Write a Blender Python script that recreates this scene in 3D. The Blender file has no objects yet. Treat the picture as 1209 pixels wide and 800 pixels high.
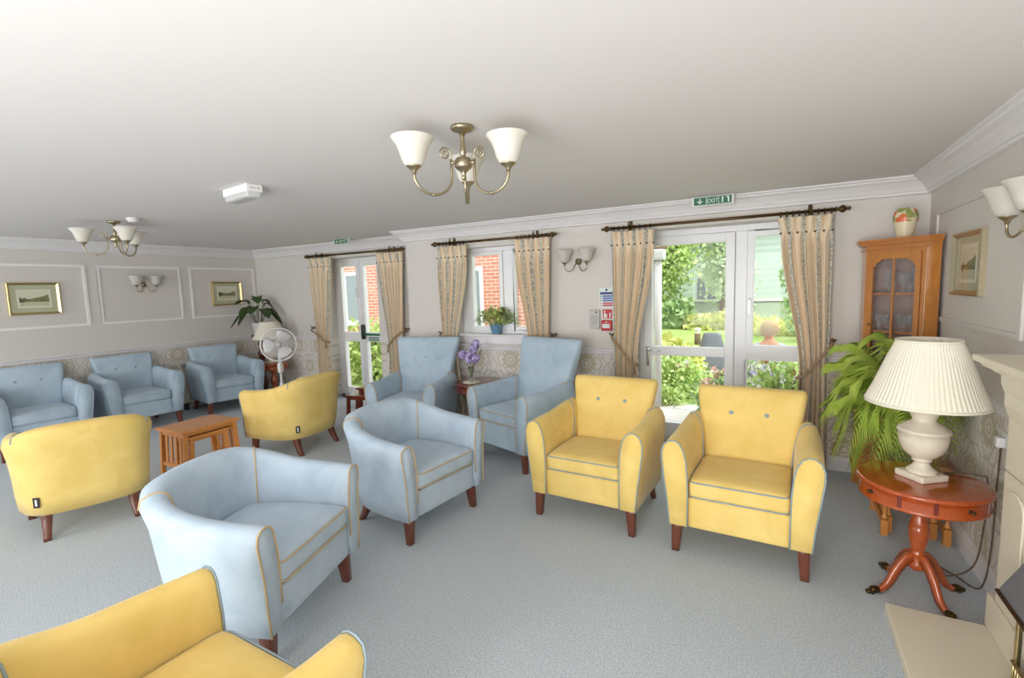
import bpy, math, random
from mathutils import Vector, Matrix
S = bpy.context.scene
COL = S.collection
PI = math.pi

# ------------------------------------------------------------------ camera, sky, sun, added fill lamps, exposure
cam = bpy.data.objects.new('camera', bpy.data.cameras.new('camera'))
COL.objects.link(cam)
cam.data.sensor_fit = 'HORIZONTAL'; cam.data.sensor_width = 36.0
cam.data.lens = 575.0 / 1209.0 * 36.0
cam.data.clip_start = 0.05; cam.data.clip_end = 300
r_ = Vector((0.8779774, 0.47774794, -0.03020923)); u_ = Vector((-0.02309956, 0.10531499, 0.99417059)); w_ = Vector((-0.47814444, 0.87216149, -0.10349994))
mw = Matrix.Identity(4)
for i in range(3):
    mw[i][0] = r_[i]; mw[i][1] = u_[i]; mw[i][2] = -w_[i]
mw[2][3] = 1.6
cam.matrix_world = mw
S.camera = cam
S.view_settings.view_transform = 'Standard'; S.view_settings.look = 'None'
S.view_settings.exposure = 0.48; S.view_settings.gamma = 1.0
S.view_settings.use_curve_mapping = False

world = bpy.data.worlds.new('sky'); S.world = world; world.use_nodes = True
bg = world.node_tree.nodes['Background']
bg.inputs[0].default_value = (0.86, 0.93, 1.0, 1); bg.inputs[1].default_value = 1.9

sun = bpy.data.objects.new('sun', bpy.data.lights.new('sun', 'SUN')); COL.objects.link(sun)
sun.data.energy = 1.3; sun.data.angle = 0.03; sun.data.color = (1, 0.95, 0.86)
sun.rotation_euler = Vector((-0.75, 0.28, -0.85)).to_track_quat('-Z', 'Y').to_euler()

def area(name, loc, size, energy, direction, color=(1, 0.985, 0.96)):
    l = bpy.data.lights.new(name, 'AREA'); l.shape = 'RECTANGLE'; l.size, l.size_y = size
    l.energy = energy; l.color = color
    o = bpy.data.objects.new(name, l); COL.objects.link(o); o.location = loc
    o.rotation_euler = Vector(direction).to_track_quat('-Z', 'Z').to_euler()
    return o
# added fill lamps standing in for daylight, at unseen openings behind the camera
for k, (wx, e) in enumerate(((-6.1, 50), (-0.9, 76))):
    area('added_daylight_fill', (wx, -2.72, 1.28), (1.9, 1.9), e, (0, 1, 0.05), (1, 1, 1))
# photographer's flash bounced off the ceiling beside the camera
area('bounce_flash', (-0.6, -1.7, 0.7), (2.8, 1.6), 58, (-0.05, 0.22, 1), (1, 0.985, 0.985))

# ------------------------------------------------------------------ constants of the room
XA, XD, YB, YC, YF, H = -7.6, 0.98, 4.756, 5.12, -2.6, 2.335
XR = -4.07

# ------------------------------------------------------------------ mesh helpers
class MB:
    def __init__(s): s.v = []; s.f = []; s.m = []; s.s = []; s.uv = []
    def add(s, V, F, mi=0, sm=True, UV=None):
        o = len(s.v); s.v += [tuple(p) for p in V]
        s.uv += [tuple(q) for q in UV] if UV else [(0, 0)] * len(V)
        for f in F: s.f.append(tuple(i + o for i in f)); s.m.append(mi); s.s.append(sm)
    def box(s, c, d, rz=0, mi=0, rot=None):
        M = rot if rot is not None else Matrix.Rotation(rz, 3, 'Z')
        V = [Vector(c) + M @ Vector((x * d[0] / 2, y * d[1] / 2, z * d[2] / 2)) for z in (-1, 1) for y in (-1, 1) for x in (-1, 1)]
        s.add(V, [(0, 2, 3, 1), (4, 5, 7, 6), (0, 1, 5, 4), (2, 6, 7, 3), (0, 4, 6, 2), (1, 3, 7, 5)], mi, False)
    def b2(s, x0, x1, y0, y1, z0, z1, mi=0): s.box(((x0 + x1) / 2, (y0 + y1) / 2, (z0 + z1) / 2), (abs(x1 - x0), abs(y1 - y0), abs(z1 - z0)), 0, mi)
    def rbox(s, c, d, r, n=8, crown=0.0, warp=None, mi=0):
        h = [k / 2 for k in d]; r = min(r, *h)
        for ax in range(3):
            for sg in (-1, 1):
                a, b = (ax + 1) % 3, (ax + 2) % 3
                V = []; F = []
                for i in range(n + 1):
                    for j in range(n + 1):
                        p = [0, 0, 0]
                        def q(t, hh):      # denser towards the edges
                            t = t / n * 2 - 1
                            return hh * math.sin(t * PI / 2)
                        p[ax] = sg * h[ax]; p[a] = q(i, h[a]); p[b] = q(j, h[b])
                        inn = [max(-(h[k] - r), min(h[k] - r, p[k])) for k in range(3)]
                        dv = Vector([p[k] - inn[k] for k in range(3)])
                        if dv.length > 1e-9: dv = dv.normalized() * r
                        P = Vector(inn) + dv
                        if crown and P.z > 0: P.z += crown * (1 - (P.x / h[0]) ** 2) * (1 - (P.y / h[1]) ** 2) * (P.z / h[2])
                        if warp: P = Vector(warp(P))
                        V.append(P + Vector(c))
                for i in range(n):
                    for j in range(n):
                        k = i * (n + 1) + j
                        f = (k, k + n + 1, k + n + 2, k + 1)
                        F.append(f if sg > 0 else f[::-1])
                s.add(V, F, mi, True)
    def loft(s, rings, cap=(True, True), mi=0, sm=True, closed=True):
        n = len(rings[0]); V = [p for r in rings for p in r]; F = []
        for i in range(len(rings) - 1):
            for j in range(n if closed else n - 1):
                a = i * n + j; b = i * n + (j + 1) % n
                F.append((a, b, b + n, a + n))
        if cap[0]: F.append(tuple(range(n))[::-1])
        if cap[1]: F.append(tuple(range((len(rings) - 1) * n, len(rings) * n)))
        s.add(V, F, mi, sm)
    def lathe(s, prof, c=(0, 0, 0), seg=24, mi=0, axis=None, mod=None, cap=(True, True), sm=True):
        M = axis if axis is not None else Matrix.Identity(3)
        rings = []
        for r, z in prof:
            R = []
            for k in range(seg):
                a = 2 * PI * k / seg; rr = r * (mod(a) if mod else 1)
                R.append(Vector(c) + M @ Vector((rr * math.cos(a), rr * math.sin(a), z)))
            rings.append(R)
        s.loft(rings, cap, mi, sm)
    def tube(s, pts, r, seg=8, mi=0, closed=False, cap=True):
        pts = [Vector(p) for p in pts]; n = len(pts); rings = []
        ref = None
        for i, p in enumerate(pts):
            if closed: t = pts[(i + 1) % n] - pts[i - 1]
            else: t = pts[min(i + 1, n - 1)] - pts[max(i - 1, 0)]
            if t.length < 1e-9: t = Vector((0, 0, 1))
            t.normalize()
            if ref is None:
                ref = Vector((0, 0, 1)) if abs(t.z) < 0.9 else Vector((1, 0, 0))
            a = ref - t * ref.dot(t)
            if a.length < 1e-6: a = t.orthogonal()
            a.normalize(); ref = a; b = t.cross(a)
            rr = r[i] if isinstance(r, (list, tuple)) else r
            rings.append([p + (a * math.cos(2 * PI * k / seg) + b * math.sin(2 * PI * k / seg)) * rr for k in range(seg)])
        if closed: rings.append(rings[0])
        s.loft(rings, (cap and not closed, cap and not closed), mi, True)
    def sphere(s, c, r, seg=12, mi=0, sc=(1, 1, 1)):
        prof = [(max(1e-4, math.sin(PI * k / seg)) * r, -math.cos(PI * k / seg) * r) for k in range(seg + 1)]
        rings = []
        for rr, z in prof:
            rings.append([Vector(c) + Vector((rr * sc[0] * math.cos(2 * PI * j / (seg + 4)), rr * sc[1] * math.sin(2 * PI * j / (seg + 4)), z * sc[2])) for j in range(seg + 4)])
        s.loft(rings, (True, True), mi, True)
    def build(s, name, mats, parent=None, bevel=0, loc=None, weld=True, seg=2):
        me = bpy.data.meshes.new(name); me.from_pydata(s.v, [], s.f)
        if not isinstance(mats, (list, tuple)): mats = [mats]
        for m in mats: me.materials.append(m)
        me.polygons.foreach_set('material_index', s.m)
        me.polygons.foreach_set('use_smooth', s.s)
        uvl = me.uv_layers.new(name='UVMap')
        idx = [0] * len(me.loops); me.loops.foreach_get('vertex_index', idx)
        fl = []
        for i in idx: fl += s.uv[i]
        uvl.data.foreach_set('uv', fl)
        if weld:
            import bmesh
            bm = bmesh.new(); bm.from_mesh(me); bmesh.ops.remove_doubles(bm, verts=bm.verts, dist=2e-5); bm.to_mesh(me); bm.free()
        me.update()
        o = bpy.data.objects.new(name, me); COL.objects.link(o)
        if parent: o.parent = parent
        if loc: o.location = loc
        if bevel:
            b = o.modifiers.new('bevel', 'BEVEL'); b.width = bevel; b.segments = seg; b.limit_method = 'ANGLE'; b.angle_limit = math.radians(40)
        return o

def tag(o, label=None, cat=None, group=None, kind=None):
    if label: o['label'] = label
    if cat: o['category'] = cat
    if group: o['group'] = group
    if kind: o['kind'] = kind
    return o
def thing(name, label, cat, loc=(0, 0, 0), rz=0, group=None):
    o = bpy.data.objects.new(name, None); COL.objects.link(o)
    o.location = loc; o.rotation_euler = (0, 0, rz); o.empty_display_size = 0.1
    return tag(o, label, cat, group)
def copy_tree(o, parent=None):
    c = o.copy(); COL.objects.link(c)
    if parent: c.parent = parent
    for ch in list(o.children): copy_tree(ch, c)
    return c
def place(proto, used, loc, rz, label, group=None):
    o = proto if not used else copy_tree(proto)
    o.location = loc; o.rotation_euler = (0, 0, rz); o['label'] = label
    if group: o['group'] = group
    return o
def bez(ctrl, n=24):
    """Catmull-Rom through the control points"""
    P = [Vector(p) for p in ctrl]; out = []
    P = [P[0] * 2 - P[1]] + P + [P[-1] * 2 - P[-2]]
    segs = len(P) - 3
    for i in range(n + 1):
        t = i / n * segs; k = min(int(t), segs - 1); t -= k
        a, b, c, d = P[k:k + 4]
        out.append(0.5 * ((2 * b) + (c - a) * t + (2 * a - 5 * b + 4 * c - d) * t * t + (3 * b - a - 3 * c + d) * t ** 3))
    return out

# ------------------------------------------------------------------ materials
class G:
    def __init__(s, name):
        s.m = bpy.data.materials.new(name); s.m.use_nodes = True; s.t = s.m.node_tree; s.n = s.t.nodes
        s.p = s.n['Principled BSDF']
    def node(s, t, **kw):
        o = s.n.new(t)
        for k, v in kw.items(): setattr(o, k, v)
        return o
    def link(s, a, b): s.t.links.new(a, b)
    def M(s, op, a, b=None, c=None):
        o = s.node('ShaderNodeMath', operation=op)
        for i, v in enumerate((a, b, c)):
            if v is None: continue
            if hasattr(v, 'links'): s.link(v, o.inputs[i])
            else: o.inputs[i].default_value = v
        return o.outputs[0]
    def mix(s, f, a, b):
        o = s.node('ShaderNodeMix', data_type='RGBA')
        for i, v in ((0, f), (6, a), (7, b)):
            if hasattr(v, 'links'): s.link(v, o.inputs[i])
            elif i == 0: o.inputs[0].default_value = v
            else: o.inputs[i].default_value = (*v, 1)
        return o.outputs[2]
    def noise(s, scale, detail=3, vec=None, rough=0.5, dist=0):
        o = s.node('ShaderNodeTexNoise'); o.inputs['Scale'].default_value = scale; o.inputs['Detail'].default_value = detail
        o.inputs['Roughness'].default_value = rough; o.inputs['Distortion'].default_value = dist
        if vec is not None: s.link(vec, o.inputs['Vector'])
        return o.outputs['Fac']
    def ramp(s, f, stops):
        o = s.node('ShaderNodeValToRGB'); e = o.color_ramp.elements
        while len(e) < len(stops): e.new(0.5)
        for k, (p, c) in enumerate(stops): e[k].position = p; e[k].color = (*c, 1)
        s.link(f, o.inputs[0]); return o.outputs[0]
    def coord(s, kind='Object'): return s.node('ShaderNodeTexCoord').outputs[kind]
    def mapping(s, vec, scale=(1, 1, 1), rot=(0, 0, 0)):
        o = s.node('ShaderNodeMapping'); o.inputs['Scale'].default_value = scale; o.inputs['Rotation'].default_value = rot
        s.link(vec, o.inputs[0]); return o.outputs[0]
    def bump(s, h, strength=0.2, dist=0.01):
        o = s.node('ShaderNodeBump'); o.inputs['Strength'].default_value = strength; o.inputs['Distance'].default_value = dist
        s.link(h, o.inputs['Height']); s.link(o.outputs[0], s.p.inputs['Normal'])
    def col(s, c):
        if hasattr(c, 'links'): s.link(c, s.p.inputs['Base Color'])
        else: s.p.inputs['Base Color'].default_value = (*c, 1)
    def set(s, **kw):
        for k, v in kw.items(): s.p.inputs[k.replace('_', ' ')].default_value = v
        return s
def lin(r, g, b): return tuple(((c / 255) / 12.92 if c / 255 <= 0.04045 else ((c / 255 + 0.055) / 1.055) ** 2.4) for c in (r, g, b))
def flat(name, c, rough=0.5, var=0.06, scale=30, bump=0, **kw):
    g = G(name); f = g.noise(scale, 3, g.coord())
    d = tuple(k * (1 - var) for k in c); e = tuple(min(1, k * (1 + var)) for k in c)
    g.col(g.mix(f, d, e)); g.set(Roughness=rough, **kw)
    if bump: g.bump(f, bump)
    return g.m
def velvet(name, c, dark):
    g = G(name); co = g.coord()
    f = g.noise(5, 4, co, 0.6, 0.6); f2 = g.noise(220, 2, co)
    cc = g.ramp(f, [(0.3, dark), (0.55, c), (0.75, tuple(min(1, k * 1.07) for k in c))])
    g.col(g.mix(g.M('MULTIPLY', f2, 0.12), cc, dark)); g.set(Roughness=0.85)
    g.p.inputs['Sheen Weight'].default_value = 0.25; g.p.inputs['Sheen Roughness'].default_value = 0.4
    g.p.inputs['Specular IOR Level'].default_value = 0.2
    g.bump(f2, 0.12, 0.002); return g.m
def wood(name, a, b, rough=0.3, scale=(1, 1, 9), coat=0.3):
    g = G(name); v = g.mapping(g.coord(), scale)
    f = g.noise(7, 5, v, 0.6, 1.5)
    g.col(g.ramp(f, [(0.25, a), (0.75, b)])); g.set(Roughness=rough)
    g.p.inputs['Coat Weight'].default_value = coat; g.p.inputs['Coat Roughness'].default_value = 0.15
    return g.m
def glass_pane(name, refl=0.07, tint=(1, 1, 1)):
    g = G(name); out = g.n['Material Output']
    tr = g.node('ShaderNodeBsdfTransparent'); tr.inputs[0].default_value = (*tint, 1)
    gl = g.node('ShaderNodeBsdfGlossy'); gl.inputs['Roughness'].default_value = 0.03
    fr = g.node('ShaderNodeLayerWeight'); fr.inputs[0].default_value = 0.5
    mx = g.node('ShaderNodeMixShader'); g.link(g.M('ADD', g.M('MULTIPLY', g.M('POWER', fr.outputs['Facing'], 5.0), 0.6), refl * 0.4), mx.inputs[0])
    g.link(tr.outputs[0], mx.inputs[1]); g.link(gl.outputs[0], mx.inputs[2]); g.link(mx.outputs[0], out.inputs[0])
    return g.m
def metal(name, c, rough=0.3):
    g = G(name); f = g.noise(40, 3, g.coord()); g.col(g.mix(f, tuple(k * 0.8 for k in c), c)); g.set(Metallic=1.0, Roughness=rough); return g.m

M = {}
M['blue'] = velvet('blue velvet', lin(192, 209, 223), lin(176, 195, 211))
M['blue_grey'] = velvet('grey blue velvet', lin(184, 203, 217), lin(168, 189, 205))
M['yellow'] = velvet('yellow velvet', lin(244, 214, 132), lin(235, 203, 114))
M['gold_pipe'] = flat('gold piping', lin(206, 178, 130), 0.7)
M['grey_pipe'] = flat('blue grey piping', lin(150, 168, 178), 0.7)
M['leg_wood'] = wood('brown stained beech', lin(98, 52, 36), lin(124, 68, 48), 0.35)
M['mahogany'] = wood('polished mahogany', lin(164, 68, 24), lin(186, 86, 34), 0.12, (6, 1, 1), 0.8)
M['mahogany2'] = wood('polished mahogany turned', lin(158, 70, 30), lin(184, 90, 42), 0.2, (1, 1, 4), 0.6)
M['dark_mahogany'] = wood('dark red mahogany', lin(96, 40, 32), lin(134, 58, 46), 0.2, (5, 1, 1), 0.5)
M['honey'] = wood('honey oak', lin(204, 128, 58), lin(226, 156, 82), 0.3, (1, 7, 7), 0.3)
M['yew'] = wood('yew veneer', lin(176, 108, 38), lin(204, 134, 56), 0.25, (6, 6, 1), 0.5)
M['yew_dark'] = wood('yew moulding', lin(164, 96, 42), lin(190, 118, 58), 0.3, (6, 6, 1), 0.4)
M['dark_wood'] = wood('dark turned wood', lin(80, 36, 20), lin(112, 54, 32), 0.3, (1, 1, 4), 0.4)
M['white_gloss'] = flat('white gloss paint', lin(236, 234, 236), 0.3, 0.01, 8)
M['upvc'] = flat('white plastic frame', lin(240, 241, 243), 0.3, 0.01, 8)
M['gasket'] = flat('grey glazing gasket', lin(120, 125, 128), 0.6)
M['plaster_white'] = flat('white moulding', lin(234, 232, 232), 0.6, 0.01, 8)
M['brass'] = metal('antique brass', lin(184, 172, 144), 0.34)
M['bronze'] = metal('dark bronze', lin(104, 84, 56), 0.42)
M['gold'] = metal('gilt', lin(222, 202, 150), 0.34)
M['silver_gilt'] = metal('pale gilt', lin(214, 204, 176), 0.3)
M['chrome'] = metal('chrome', lin(210, 212, 214), 0.2)
M['black'] = flat('black plastic', (0.02, 0.02, 0.022), 0.5)
M['white_plastic'] = flat('white plastic', lin(236, 236, 236), 0.4, 0.02)
M['cream_plastic'] = flat('cream enamel', lin(222, 214, 196), 0.4, 0.02)
M['glass'] = glass_pane('window glass', 0.02)
M['cab_glass'] = glass_pane('cabinet glass', 0.05)
M['pic_glass'] = glass_pane('picture glass', 0.02)
M['crystal'] = None
g = G('crystal'); g.col((.95, .96, .98)); g.set(Roughness=.06); g.p.inputs['Specular IOR Level'].default_value = 1.0
tr = g.node('ShaderNodeBsdfTransparent'); lw = g.node('ShaderNodeLayerWeight'); lw.inputs[0].default_value = .5; mx = g.node('ShaderNodeMixShader')
g.link(g.M('ADD', g.M('MULTIPLY', g.M('POWER', lw.outputs['Facing'], 2.0), .55), .09), mx.inputs[0]); g.link(tr.outputs[0], mx.inputs[1]); g.link(g.p.outputs[0], mx.inputs[2]); g.link(mx.outputs[0], g.n['Material Output'].inputs[0]); M['crystal'] = g.m
g = G('frosted lamp glass'); f = g.noise(6, 3, g.coord(), 0.5, 1); g.col(g.mix(f, lin(240, 234, 218), lin(250, 248, 240))); g.set(Roughness=0.45); g.p.inputs['Transmission Weight'].default_value = 0.25; g.p.inputs['Subsurface Weight'].default_value = 0.0; M['opal'] = g.m
g = G('alabaster lamp glass'); f = g.noise(9, 4, g.coord(), 0.5, 2); g.col(g.mix(f, lin(226, 220, 206), lin(246, 244, 238))); g.set(Roughness=0.4); g.p.inputs['Transmission Weight'].default_value = 0.3; M['alabaster'] = g.m
M['ceramic'] = flat('cream crackle ceramic', lin(228, 218, 198), 0.35, 0.03, 12)
M['stone'] = flat('cream limestone', lin(226, 217, 196), 0.55, 0.02, 6)
M['rope'] = flat('tan rope', lin(164, 136, 106), 0.8, 0.2, 90)
M['green_sign'] = flat('safety green', lin(28, 110, 70), 0.4, 0.03)
M['sign_white'] = flat('sign white', lin(226, 236, 230), 0.4, 0.01)
M['red'] = flat('safety red', lin(196, 40, 50), 0.4, 0.04)
M['sign_blue'] = flat('notice blue', lin(70, 104, 176), 0.5, 0.04)
M['sign_navy'] = flat('notice navy', lin(56, 70, 130), 0.5, 0.04)
M['sign_pink'] = flat('notice red', lin(204, 96, 104), 0.5, 0.04)
M['grey_case'] = flat('pale grey case', lin(196, 194, 190), 0.5, 0.03)
# ceiling, upper walls
M['ceiling'] = flat('ceiling paint', lin(230, 226, 224), 0.9, 0.01, 2)
def carpet():
    g = G('blue grey carpet'); co = g.coord()
    f = g.noise(130, 2, co, 0.6); f2 = g.noise(2.2, 3, co, 0.5); v = g.node('ShaderNodeTexVoronoi'); v.inputs['Scale'].default_value = 48; g.link(co, v.inputs['Vector'])
    a = g.ramp(f, [(0.32, lin(166, 178, 188)), (0.52, lin(195, 204, 210)), (0.7, lin(218, 223, 226))])
    a = g.mix(g.M('MULTIPLY', g.M('LESS_THAN', v.outputs['Distance'], 0.22), 0.3), a, lin(222, 220, 210))
    a = g.mix(g.M('MULTIPLY', f2, 0.14), a, lin(160, 174, 184))
    g.col(a); g.set(Roughness=1.0); g.p.inputs['Specular IOR Level'].default_value = 0.05; g.p.inputs['Sheen Weight'].default_value = 0.15
    g.bump(f, 0.5, 0.006); return g.m
M['carpet'] = carpet()
def paint(): return flat('taupe wall paint', lin(221, 216, 210), 0.85, 0.012, 3)
M['paint'] = paint()
def damask(name, axis):
    g = G(name); pos = g.node('ShaderNodeNewGeometry').outputs['Position']
    sp = g.node('ShaderNodeSeparateXYZ'); g.link(pos, sp.inputs[0])
    P = 0.449
    off = 1.735 if axis == 'X' else -3.807
    x = g.M('DIVIDE', g.M('ADD', sp.outputs[axis], off), P)
    z = g.M('DIVIDE', g.M('ADD', sp.outputs['Z'], -0.80), 0.62)
    nz = g.noise(9, 2, pos); wob = g.M('MULTIPLY', g.M('SUBTRACT', nz, 0.5), 0.05)
    def cell(x, z):
        u = g.M('SUBTRACT', g.M('FRACT', g.M('ADD', x, 0.5)), 0.5); v = g.M('SUBTRACT', g.M('FRACT', g.M('ADD', z, 0.5)), 0.5)
        v = g.M('MULTIPLY', v, 1.38)
        th = g.M('ARCTAN2', v, u); r = g.M('SQRT', g.M('ADD', g.M('MULTIPLY', u, u), g.M('MULTIPLY', v, v)))
        r = g.M('ADD', r, wob)
        return u, v, th, r
    def line(d, w): return g.M('LESS_THAN', g.M('ABSOLUTE', d), w)
    khaki = None; grey = None
    for dx, dz in ((0, 0), (0.5, 0.5)):
        u, v, th, r = cell(g.M('ADD', x, dx) if dx else x, g.M('ADD', z, dz) if dz else z)
        med = g.M('LESS_THAN', r, g.M('ADD', 0.23, g.M('MULTIPLY', g.M('COSINE', g.M('MULTIPLY', th, 12)), 0.024)))
        hole = line(g.M('SUBTRACT', r, 0.10), 0.013)
        core = g.M('LESS_THAN', r, g.M('ADD', 0.045, g.M('MULTIPLY', g.M('COSINE', g.M('MULTIPLY', th, 5)), 0.02)))
        k = g.M('SUBTRACT', med, g.M('MAXIMUM', hole, core)); k = g.M('MAXIMUM', k, 0.0)
        # large scroll around the medallion, opened at the top and bottom
        sc = line(g.M('SUBTRACT', r, g.M('ADD', 0.315, g.M('MULTIPLY', g.M('COSINE', g.M('MULTIPLY', th, 4)), 0.05))), 0.014)
        sc2 = g.M('MULTIPLY', line(g.M('SUBTRACT', r, g.M('ADD', 0.40, g.M('MULTIPLY', g.M('COSINE', g.M('MULTIPLY', th, 6)), 0.035))), 0.011), g.M('GREATER_THAN', g.M('ABSOLUTE', v), 0.12))
        # leaf tips rising from the scroll
        lf = line(g.M('SUBTRACT', g.M('ABSOLUTE', u), g.M('MULTIPLY', g.M('ABSOLUTE', g.M('SINE', g.M('MULTIPLY', v, 9))), 0.10)), 0.010)
        lf = g.M('MULTIPLY', lf, g.M('GREATER_THAN', g.M('ABSOLUTE', v), 0.27))
        gg = g.M('MAXIMUM', g.M('MAXIMUM', sc, sc2), lf)
        khaki = k if khaki is None else g.M('MAXIMUM', khaki, k)
        grey = gg if grey is None else g.M('MAXIMUM', grey, gg)
    c = g.mix(g.M('MULTIPLY', khaki, 0.8), lin(236, 229, 221), lin(202, 192, 168))
    c = g.mix(g.M('MULTIPLY', grey, 0.8), c, lin(186, 181, 174))
    g.col(c); g.set(Roughness=0.7); return g.m
M['damask_x'] = damask('damask wallpaper across', 'X'); M['damask_y'] = damask('damask wallpaper along', 'Y')
def curtain_mat():
    g = G('cream floral curtain'); uv = g.coord('UV'); sp = g.node('ShaderNodeSeparateXYZ'); g.link(uv, sp.inputs[0])
    u, v = sp.outputs[0], sp.outputs[1]
    f = g.noise(26, 3, g.mapping(uv, (1, 2.2, 1)), 0.6, 0.6)
    st = g.M('FRACT', g.M('MULTIPLY', u, 3.0))
    blue = g.M('MULTIPLY', g.M('GREATER_THAN', st, 0.34), g.M('LESS_THAN', st, 0.62))
    edge = g.M('LESS_THAN', g.M('ABSOLUTE', g.M('SUBTRACT', g.M('ABSOLUTE', g.M('SUBTRACT', st, 0.48)), 0.20)), 0.02)
    base = g.mix(g.noise(60, 2, g.mapping(uv, (6, 1, 1))), lin(234, 210, 178), lin(245, 228, 202))
    flw = g.ramp(f, [(0.46, lin(168, 174, 176)), (0.53, lin(222, 214, 190))])
    c = g.mix(blue, base, flw); c = g.mix(g.M('MULTIPLY', edge, 0.7), c, lin(196, 166, 124))
    g.col(c); g.set(Roughness=0.9); g.p.inputs['Sheen Weight'].default_value = 0.1
    return g.m
M['curtain'] = curtain_mat()
M['button_dark'] = flat('brown button', lin(92, 76, 60), 0.6)
def brick():
    g = G('red brick'); pos = g.node('ShaderNodeNewGeometry').outputs['Position']
    mp = g.mapping(pos, (1, 1, 1), (PI / 2, 0, 0)); b = g.node('ShaderNodeTexBrick'); g.link(mp, b.inputs['Vector'])
    b.inputs['Color1'].default_value = (*lin(208, 140, 118), 1); b.inputs['Color2'].default_value = (*lin(194, 120, 100), 1); b.inputs['Mortar'].default_value = (*lin(214, 198, 184), 1)
    b.inputs['Scale'].default_value = 1.0; b.inputs['Brick Width'].default_value = 0.225; b.inputs['Row Height'].default_value = 0.075; b.inputs['Mortar Size'].default_value = 0.008
    g.col(b.outputs['Color']); g.set(Roughness=0.9); return g.m
M['brick'] = brick()
def leafmat(name, a, b, scale=3.0, tr=0.25):
    g = G(name); f = g.noise(scale, 3, g.coord(), 0.7); g.col(g.ramp(f, [(0.3, a), (0.7, b)])); g.set(Roughness=0.5)
    g.p.inputs['Specular IOR Level'].default_value = 0.3
    return g.m
M['palm'] = leafmat('palm leaf', lin(146, 180, 54), lin(200, 216, 104), 5)
M['lily'] = leafmat('dark glossy leaf', lin(44, 66, 30), lin(74, 100, 48), 6)
M['houseplant'] = leafmat('bright leaf', lin(160, 186, 88), lin(212, 224, 142), 14)
M['lawn'] = leafmat('lawn grass', lin(150, 176, 92), lin(176, 196, 116), 1.2)
M['leaf_mid'] = leafmat('mid green leaf', lin(168, 196, 110), lin(208, 226, 152), 2)
M['leaf_dark'] = leafmat('dark green leaf', lin(126, 158, 104), lin(176, 200, 138), 2)
M['leaf_yellow'] = leafmat('yellow green leaf', lin(196, 202, 112), lin(226, 228, 146), 2)
M['leaf_pale'] = leafmat('pale green leaf', lin(186, 208, 162), lin(220, 232, 194), 2)
M['petal_pink'] = flat('pink petal', lin(250, 208, 202), 0.6, 0.06, 20)
M['petal_white'] = flat('white petal', lin(244, 244, 240), 0.6, 0.03, 20)
M['petal_lilac'] = flat('lilac petal', lin(196, 180, 226), 0.6, 0.12, 40)
M['petal_orange'] = flat('rust flower', lin(206, 140, 100), 0.6, 0.1, 20)
M['trunk'] = flat('bark', lin(120, 100, 80), 0.9, 0.2, 20)
M['soil'] = flat('soil', lin(90, 70, 52), 1, 0.2, 60)
M['cover'] = flat('charcoal cover fabric', lin(104, 106, 112), 0.8, 0.08, 12)

# ------------------------------------------------------------------ the room
def struct(name, mb, mats, **kw):
    o = mb.build(name, mats, **kw); o['kind'] = 'structure'; return o
mb = MB(); mb.b2(XA - .3, XD + .3, YF - .3, YC + .3, -0.1, 0.0); struct('floor', mb, M['carpet'])
mb = MB(); mb.b2(XA - .3, XD + .3, YF - .3, YC + .3, H, H + 0.15); struct('ceiling', mb, M['ceiling'])
ZD = 0.925      # the wallpaper stops under the dado rail
def wall(name, rects, axis, p0, p1, extra=None):
    """rects: (u0,u1,z0,z1) along the wall; every rectangle is split at the dado"""
    mb = MB()
    for u0, u1, z0, z1 in rects:
        for a, b, mi in ((z0, min(z1, ZD), 1), (max(z0, ZD), z1, 0)):
            if b - a < 1e-4: continue
            if axis == 'X': mb.b2(u0, u1, p0, p1, a, b, mi)
            else: mb.b2(p0, p1, u0, u1, a, b, mi)
    struct(name, mb, [M['paint'], M['damask_x' if axis == 'X' else 'damask_y']])
DB = (-1.245, 0.335, 2.115); WB = (-3.33, -2.30, 1.075, 2.075); DC = (-5.99, -4.93, 2.12)
wall('wall_left', [(YF - .3, YC + .3, 0, H)], 'Y', XA - .3, XA)
wall('wall_right', [(YF - .3, YC + .3, 0, H)], 'Y', XD, XD + .3)
wall('wall_back', [(XR, WB[0], 0, H), (WB[0], WB[1], 0, WB[2]), (WB[0], WB[1], WB[3], H), (WB[1], DB[0], 0, H), (DB[0], DB[1], DB[2], H), (DB[1], XD, 0, H)], 'X', YB, YB + .30)
wall('wall_back_recess', [(XA, DC[0], 0, H), (DC[0], DC[1], DC[2], H), (DC[1], XR + .28, 0, H)], 'X', YC, YC + .30)
fr = [(XA - .3, XD + .3, 0, 0.32), (XA - .3, XD + .3, 2.24, H)]
xs = [XA - .3, -7.06, -5.14, -1.86, 0.06, XD + .3]
for k in range(0, 6, 2): fr.append((xs[k], xs[k + 1], 0.32, 2.24))
wall('wall_front', fr, 'X', YF - .25, YF)

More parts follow.
